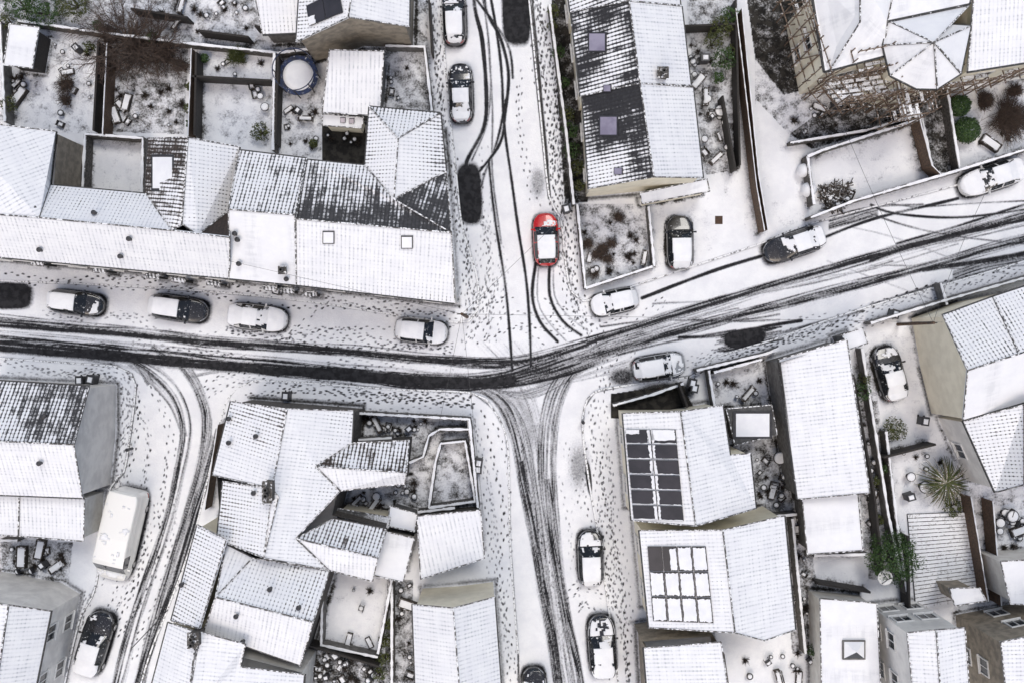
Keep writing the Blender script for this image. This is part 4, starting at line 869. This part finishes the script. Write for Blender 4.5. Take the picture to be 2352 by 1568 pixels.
def tabl():
    r=root('garden_table','round garden table piled with snow','table',group='garden tables'); m=MB(); m.lathe([(.44,.68),(.46,.7),(.46,.73),(.36,.74)],seg=24); m.obj('table_top',MDARK,r)
    m=MB(); m.lathe([(.4,.735),(.37,.8),(.25,.83),(.01,.84)],seg=24); m.obj('snow_layer',MSNOW,r,True); m=MB(); m.lathe([(.25,0),(.05,.06),(.04,.68)],seg=12); m.obj('pedestal',MDARK,r); return r
MCR=simple('wet_dark_wood',(.06,.045,.035),(.03,.025,.02),8,.8,snow=.25)
def crate():
    r=root('wooden_crate','slatted wooden crate with snow in it','crate',group='crates stacked in the yards'); m=MB()
    for z in (.08,.2,.32):
        for y in (-.24,.24): m.box((0,y,z),(.7,.04,.09))
        for x in (-.335,.335): m.box((x,0,z),(.04,.45,.09))
    m.obj('slats',MCR,r); m=MB(); m.box((.04,0,.2),(.45,.3,.12),taper=.8); m.obj('snow_layer',MSNOW,r); return r
def wbin():
    r=root('wheelie_bin','dark wheelie bin with snow on its lid','bin',group='wheelie bins'); m=MB(); m.box((0,0,.5),(.5,.58,.92)); m.obj('body',MDARK,r); m=MB(); m.box((0,0,1.0),(.58,.66,.07),taper=.92); m.obj('lid',MDARK,r)
    m=MB(); m.box((0,-.02,1.06),(.34,.4,.06),taper=.8); m.obj('snow_layer',MSNOW,r)
    for x in (-.22,.22): m=MB(); m.lathe([(.1,-.03),(.1,.03)],(0,0,0),14,axis='y'); o=m.obj('wheel',MRUB,r); o.location=(x,.3,.1); o.rotation_euler[2]=math.pi/2
    return r
def bench():
    r=root('garden_bench','slatted garden bench dusted with snow','bench',group='garden benches'); m=MB()
    for k in range(4): m.box((0,-.18+k*.12,.44),(1.3,.09,.03))
    m.obj('seat',MCR,r); m=MB()
    for k in range(3): m.box((0,.26,.56+k*.13),(1.3,.03,.09))
    m.obj('backrest',MCR,r); m=MB(); m.box((0,0,.475),(1.0,.26,.05),taper=.9); m.obj('snow_layer',MSNOW,r)
    for x in (-.58,.58): m=MB(); m.box((x,0,.22),(.06,.46,.43)); m.obj('leg',MCR,r)
    return r
def brush():
    r=root('dead_plant','small dark dead plant poking through snow','plant',group='dead plants in the gardens'); m=MB()
    for k in range(60):
        a=U(0,6.28); q=U(.1,.45); m.beam((U(-.08,.08),U(-.08,.08),0),(math.cos(a)*q,math.sin(a)*q,U(.1,.5)),.016,0,.006)
    m.obj('stems',MTR,r); return r
def planter():
    r=root('raised_planter','long timber planter filled with snow','planter',group='raised planters in the gardens'); m=MB()
    for y in (-.3,.3): m.box((0,y,.22),(1.5,.06,.44))
    for x in (-.72,.72): m.box((x,0,.22),(.06,.54,.44))
    m.obj('box',MCR,r); m=MB(); m.box((0,0,.33),(1.36,.52,.1),taper=.9); m.obj('snow_layer',MSNOW,r); return r
protos=[pot(),chair(),tabl(),crate(),wbin(),bench(),brush(),planter()]; first=[True]*8
def put(k,px,py,rot=None,sc=1.0):
    l=W(px,py,.5); l.z=.12; rot=U(0,6.28) if rot is None else rot
    if first[k]: first[k]=False; protos[k].location=l; protos[k].rotation_euler[2]=rot; protos[k].scale=(sc,)*3
    else: clone(protos[k],l,rot,sc)
def scat(poly,n,w=(6,1,.4,1.0,.3,.15,5)):
    xs=[p[0] for p in poly];ys=[p[1] for p in poly]; c=0
    if len(w)<7: w=tuple(w)+(5,)
    w=tuple(w)+(.9,)
    n=int(n*1.35)
    while c<n:
        x,y=U(min(xs),max(xs)),U(min(ys),max(ys))
        if inpoly(poly,np.array([x]),np.array([y]))[0]: put(random.choices(range(8),w)[0],x,y,None,U(.5,1.1)); c+=1
scat([(115,95),(215,110),(205,280),(130,290)],9); scat([(15,165),(60,170),(45,230),(15,225)],9); scat([(250,200),(420,200),(415,295),(240,290)],14,(2,0,0,1,0,0,10)); scat([(570,190),(615,200),(612,300),(560,240)],6); scat([(455,130),(615,140),(610,175),(455,165)],5)
scat([(640,240),(735,250),(725,340),(640,330)],11,(3,2,1,1,1,1)); scat([(750,300),(830,305),(825,330),(750,325)],6); scat([(300,0),(570,0),(570,70),(430,70)],14); scat([(1580,80),(1630,80),(1640,200),(1595,200)],7); scat([(1605,220),(1680,220),(1690,380),(1620,390)],10,(3,2,1,1,1,1))
scat([(1740,1050),(1815,1030),(1830,1160),(1745,1160)],20); scat([(1815,1200),(1845,1210),(1860,1440),(1835,1440)],16); scat([(1985,900),(2010,900),(2040,1290),(1990,1290)],12); scat([(2050,1010),(2160,1010),(2180,1080),(2070,1150)],6); scat([(1650,880),(1745,850),(1750,920),(1655,925)],6)
scat([(835,960),(1000,965),(960,1000),(860,990)],18,(4,1,.4,2,.5,.5)); scat([(885,1110),(960,1090),(950,1165),(880,1150)],8); scat([(800,1130),(880,1130),(880,1165),(800,1165)],9); scat([(735,1490),(860,1515),(860,1568),(720,1568)],24,(5,1,0,2,.5,.5)); scat([(760,1330),(890,1340),(860,1480),(760,1470)],4)
scat([(910,1345),(940,1345),(945,1560),(905,1560)],9); scat([(20,1250),(150,1262),(140,1320),(20,1310)],12); scat([(2290,1150),(2352,1140),(2352,1270),(2300,1280)],12,(1,3,2,1,1,1)); scat([(1820,240),(1980,240),(1900,320),(1830,320)],10,(2,1,0,2,1,.5)); scat([(1880,425),(1960,435),(1950,470),(1890,480)],5); scat([(1700,1500),(1880,1500),(1880,1560),(1720,1560)],10)
scat([(2190,310),(2340,290),(2340,340),(2210,365)],6,(1,0,0,0,0,0,5)); scat([(1340,490),(1480,490),(1490,600),(1350,640)],12,(1,0,0,0,0,0,8)); scat([(895,130),(975,130),(985,240),(890,230)],4)
for x,y in ((1588,878),(1592,890),(2118,965),(2050,722),(215,870),(190,872),(660,908),(1100,1060),(1098,1075),(640,668),(1300,482)): put(4,x,y,U(-.3,.3))
put(5,1645,262,0); put(5,1480,592,1.4,.9)
c=W(686,175,.8); r=root('trampoline','round garden trampoline with net and snowy mat','trampoline',(c.x,c.y,.12))
m=MB(); m.lathe([(1.15,.75),(1.45,.78),(1.47,.83),(1.2,.84),(1.14,.82)],seg=36); m.obj('frame_pad',MBLUE,r)
m=MB(); m.lathe([(1.13,.78),(1.12,.83),(.8,.86),(.01,.9)],seg=36); m.obj('snowy_mat',MSNOW,r,True)
for k in range(8):
    a=k*math.pi/4; x,y=1.46*math.cos(a),1.46*math.sin(a); m=MB(); m.beam((x,y,0),(x*1.02,y*1.02,2.4),.03); m.obj('net_pole',MDARK,r)
m=MB()
for k in range(36):
    a,b=k*math.pi/18,(k+1)*math.pi/18; m.beam((1.5*math.cos(a),1.5*math.sin(a),2.4),(1.5*math.cos(b),1.5*math.sin(b),2.4),.03)
m.obj('top_rail',MBLUE,r)
c=W(2032,1325,2.2); r=root('satellite_dish','white satellite dish on a post','satellite dish',(c.x,c.y,.1)); m=MB(); m.lathe([(.03,2.0),(.3,2.06),(.52,2.2),(.54,2.22),(.5,2.22),(.3,2.1),(.03,2.03)],seg=28); m.obj('dish',MFRAME,r,True)
m=MB(); m.beam((0,0,0),(0,0,2.0),.04); m.obj('post',MDARK,r); m=MB()
for k in range(3): a=k*2.1; m.beam((.5*math.cos(a),.5*math.sin(a),2.2),(0,0,2.7),.02)
m.obj('feed_arm',MDARK,r)
def deck(pts,label,n):
    a=[W(*p,.3) for p in pts]; c=sum(a,Vector())/4; r=root('timber_decking',label,'decking',(c.x,c.y,0)); m=MB(); L0=Vector((c.x,c.y,0))
    for k in range(n):
        g_=.1/n; t0,t1=k/n+g_,(k+1)/n-g_
        q=[a[0].lerp(a[3],t0),a[1].lerp(a[2],t0),a[1].lerp(a[2],t1),a[0].lerp(a[3],t1)]; m.slab([p-L0 for p in q],Vector((0,0,1)),-.06,U(0,.01))
    m.obj('boards',DK,r); m=MB(); m.slab([p-L0-Vector((0,0,.07)) for p in a],Vector((0,0,1)),-.1,0); m.obj('frame',WM['stone'],r)
DK=simple('snowy_deck_board',(.55,.54,.53),(.38,.37,.36),4,.8,snow=.72)
deck([(2085,1180),(2225,1175),(2245,1375),(2105,1400)],'snow covered timber garden decking',24)
for x,y in ((1905,450),(1930,440),(1915,465)):
    c=W(x,y,.3); r=root('timber_pile','heap of cut branches and timber in snow','timber pile',(c.x,c.y,.1)); m=MB()
    for k in range(40): a=U(0,6.28); p=Vector((U(-.7,.7),U(-.5,.5),U(.05,.4))); d=Vector((math.cos(a),math.sin(a),U(-.1,.1)))*U(.3,.7); m.beam(p-d,p+d,U(.02,.05))
    m.obj('logs',MCR,r)
for x,y,s in ((1845,392,.5),(1857,436,.55)):
    c=W(x,y,.5); o=MB(); o.lathe([(s*.8,0),(s,.3),(s*.95,.7),(s*.7,.95),(s*.3,1.08),(.02,1.1)],seg=18); q=o.obj('builders_bag',MSNOW,None,True); q.location=(c.x,c.y,.1); tag(q,'round bulk bag mounded with snow','bag')
c=W(1651,506,.13); m=MB(); m.box((0,0,.02),(.55,.6,.03)); 
for k in range(5): m.box((-.2+k*.1,0,.04),(.03,.5,.01))
o=m.obj('drain_cover',simple('rusty_iron',(.09,.05,.03),(.05,.03,.02),6,.8)); o.location=(c.x,c.y,.12); tag(o,'rusty square drain cover in snowy driveway','drain cover')
def pole(px,py,h,label):
    c=W(px,py,.1); r=root('utility_pole',label,'utility pole',(c.x,c.y,.1)); m=MB(); m.lathe([(.13,0),(.1,h)],seg=12); m.obj('post',WM['wood'],r); m=MB(); m.box((0,0,h-.3),(.7,.07,.08)); m.obj('crossarm',WM['dark'],r); return Vector((c.x,c.y,h))
tp=pole(1073,728,7.5,'wooden utility pole at the pavement corner')
tp2=pole(2062,745,6,'utility pole beside boundary wall')
def cable(a,b,sag=.4,r=.009):
    m=MB(); P=[a.lerp(b,k/14)-Vector((0,0,sag*4*(k/14)*(1-k/14))) for k in range(15)]
    for k in range(14): m.beam(P[k],P[k+1],r)
    o=m.obj('overhead_cable',MDARK); tag(o,'thin black overhead cable spanning the street','cable')
for q in ((528,600,6),(1000,1010,6),(1352,440,6),(1110,1180,5),(2165,740,6)): cable(tp,W(*q))
cable(tp2,W(1900,200,6)); cable(tp2,W(2260,450,6))
cable(W(385,1400,5),W(300,1490,5),.1,.03)
for x,y in ((1338,968),(300,1030)):
    c=W(x,y,.4); m=MB(); m.lathe([(.1,0),(.1,.9),(.13,.92),(.13,1.0),(.03,1.06)],seg=14); o=m.obj('bollard',MDARK); o.location=(c.x,c.y,.11); tag(o,'short black bollard on snowy pavement','bollard','bollards')
def scaffold(A,Bp,n,levels,label):
    c=(W(*A[0],0)+W(*Bp[0],0))/2; r=root('scaffolding',label,'scaffolding',(c.x,c.y,0)); L0=Vector((c.x,c.y,0))
    def at(P,t,z):
        t=t*(len(P)-1); i=min(int(t),len(P)-2); f=t-i; x=P[i][0]+(P[i+1][0]-P[i][0])*f; y=P[i][1]+(P[i+1][1]-P[i][1])*f; q=W(x,y,0); return Vector((q.x,q.y,z))-L0
    def pl(a,b):
        d=(b-a).normalized()*.3; m=MB(); m.beam(a-d,b+d,.034); m.obj('scaffold_tube',MPOLE,r)
    top=levels[-1]+1
    for k in range(n+1):
        t=k/n
        for P in (A,Bp): pl(at(P,t,0),at(P,t,top+U(0,.5)))
        for z in levels: pl(at(A,t,z),at(Bp,t,z))
    for z in levels+[top,levels[-1]+.5]:
        for P in (A,Bp):
            m=MB()
            for i in range(len(P)-1): m.beam(at(P,i/(len(P)-1),z),at(P,(i+1)/(len(P)-1),z),.034)
            m.obj('ledger_tube',MPOLE,r)
    for z in levels[-2:]:
        for j in range(4):
            f=.12+.23*j
            for k in range(n):
                t0,t1=k/n+.01,(k+1)/n-.01
                if random.random()<.35: continue
                a=at(A,t0,z).lerp(at(Bp,t0,z),f); b=at(A,t1,z).lerp(at(Bp,t1,z),f); d=(b-a).normalized(); nn=Vector((-d.y,d.x,0))*.11
                m=MB(); m.slab([a-nn,b-nn,b+nn,a+nn],Vector((0,0,1)),.05,.09); m.obj('scaffold_board',MPLANK,r)
    for k in range(0,n,2): t=k/n; pl(at(A,t,levels[0]),at(A,min(1,t+1/n),levels[-1]))
scaffold([(1765,0),(1805,120),(1840,228)],[(1825,-10),(1860,110),(1885,205)],9,[2.,4.,5.8],'rusty tube scaffolding along villa side')
scaffold([(1845,232),(1960,215),(2075,198)],[(1880,272),(1985,260),(2090,246)],8,[2.,4.,5.],'low scaffolding with boards around villa corner')
scaffold([(2085,198),(2200,190),(2330,150)],[(2095,240),(2210,222),(2340,178)],8,[2.,4.],'scaffolding lift along villa front')
scaffold([(1965,165),(2000,310)],[(2030,160),(2062,300)],6,[2.,4.,5.5],'narrow scaffolding tower beside bay')
scaffold([(1895,185),(1960,172)],[(1905,225),(1968,212)],4,[2.,4.,6.],'tall scaffolding bay against villa wall')
# ---------------------------------------------------------------- light, camera
w=bpy.data.worlds.new('World'); scn.world=w; w.use_nodes=True; nt=w.node_tree; bg=nt.nodes['Background']
sk=nt.nodes.new('ShaderNodeTexSky'); sk.sky_type='NISHITA'; sk.sun_disc=False; sk.sun_elevation=math.radians(55); sk.sun_rotation=math.radians(200); sk.dust_density=4; sk.ozone_density=.7; sk.air_density=1
nt.links.new(sk.outputs[0],bg.inputs[0]); bg.inputs[1].default_value=.145
sl=bpy.data.lights.new('sun','SUN'); sl.energy=1.5; sl.angle=math.radians(22); sl.color=(1,.96,.91); so=bpy.data.objects.new('sun',sl); COL.objects.link(so)
so.rotation_euler=(math.radians(30),0,math.radians(160)) 
cd=bpy.data.cameras.new('camera'); cd.sensor_width=36; cd.lens=36*H/(2352/S); cd.clip_end=2000; co=bpy.data.objects.new('camera',cd); COL.objects.link(co); co.location=(0,0,H); scn.camera=co
scn.view_settings.view_transform='Standard'; scn.view_settings.look='None'; scn.view_settings.exposure=0
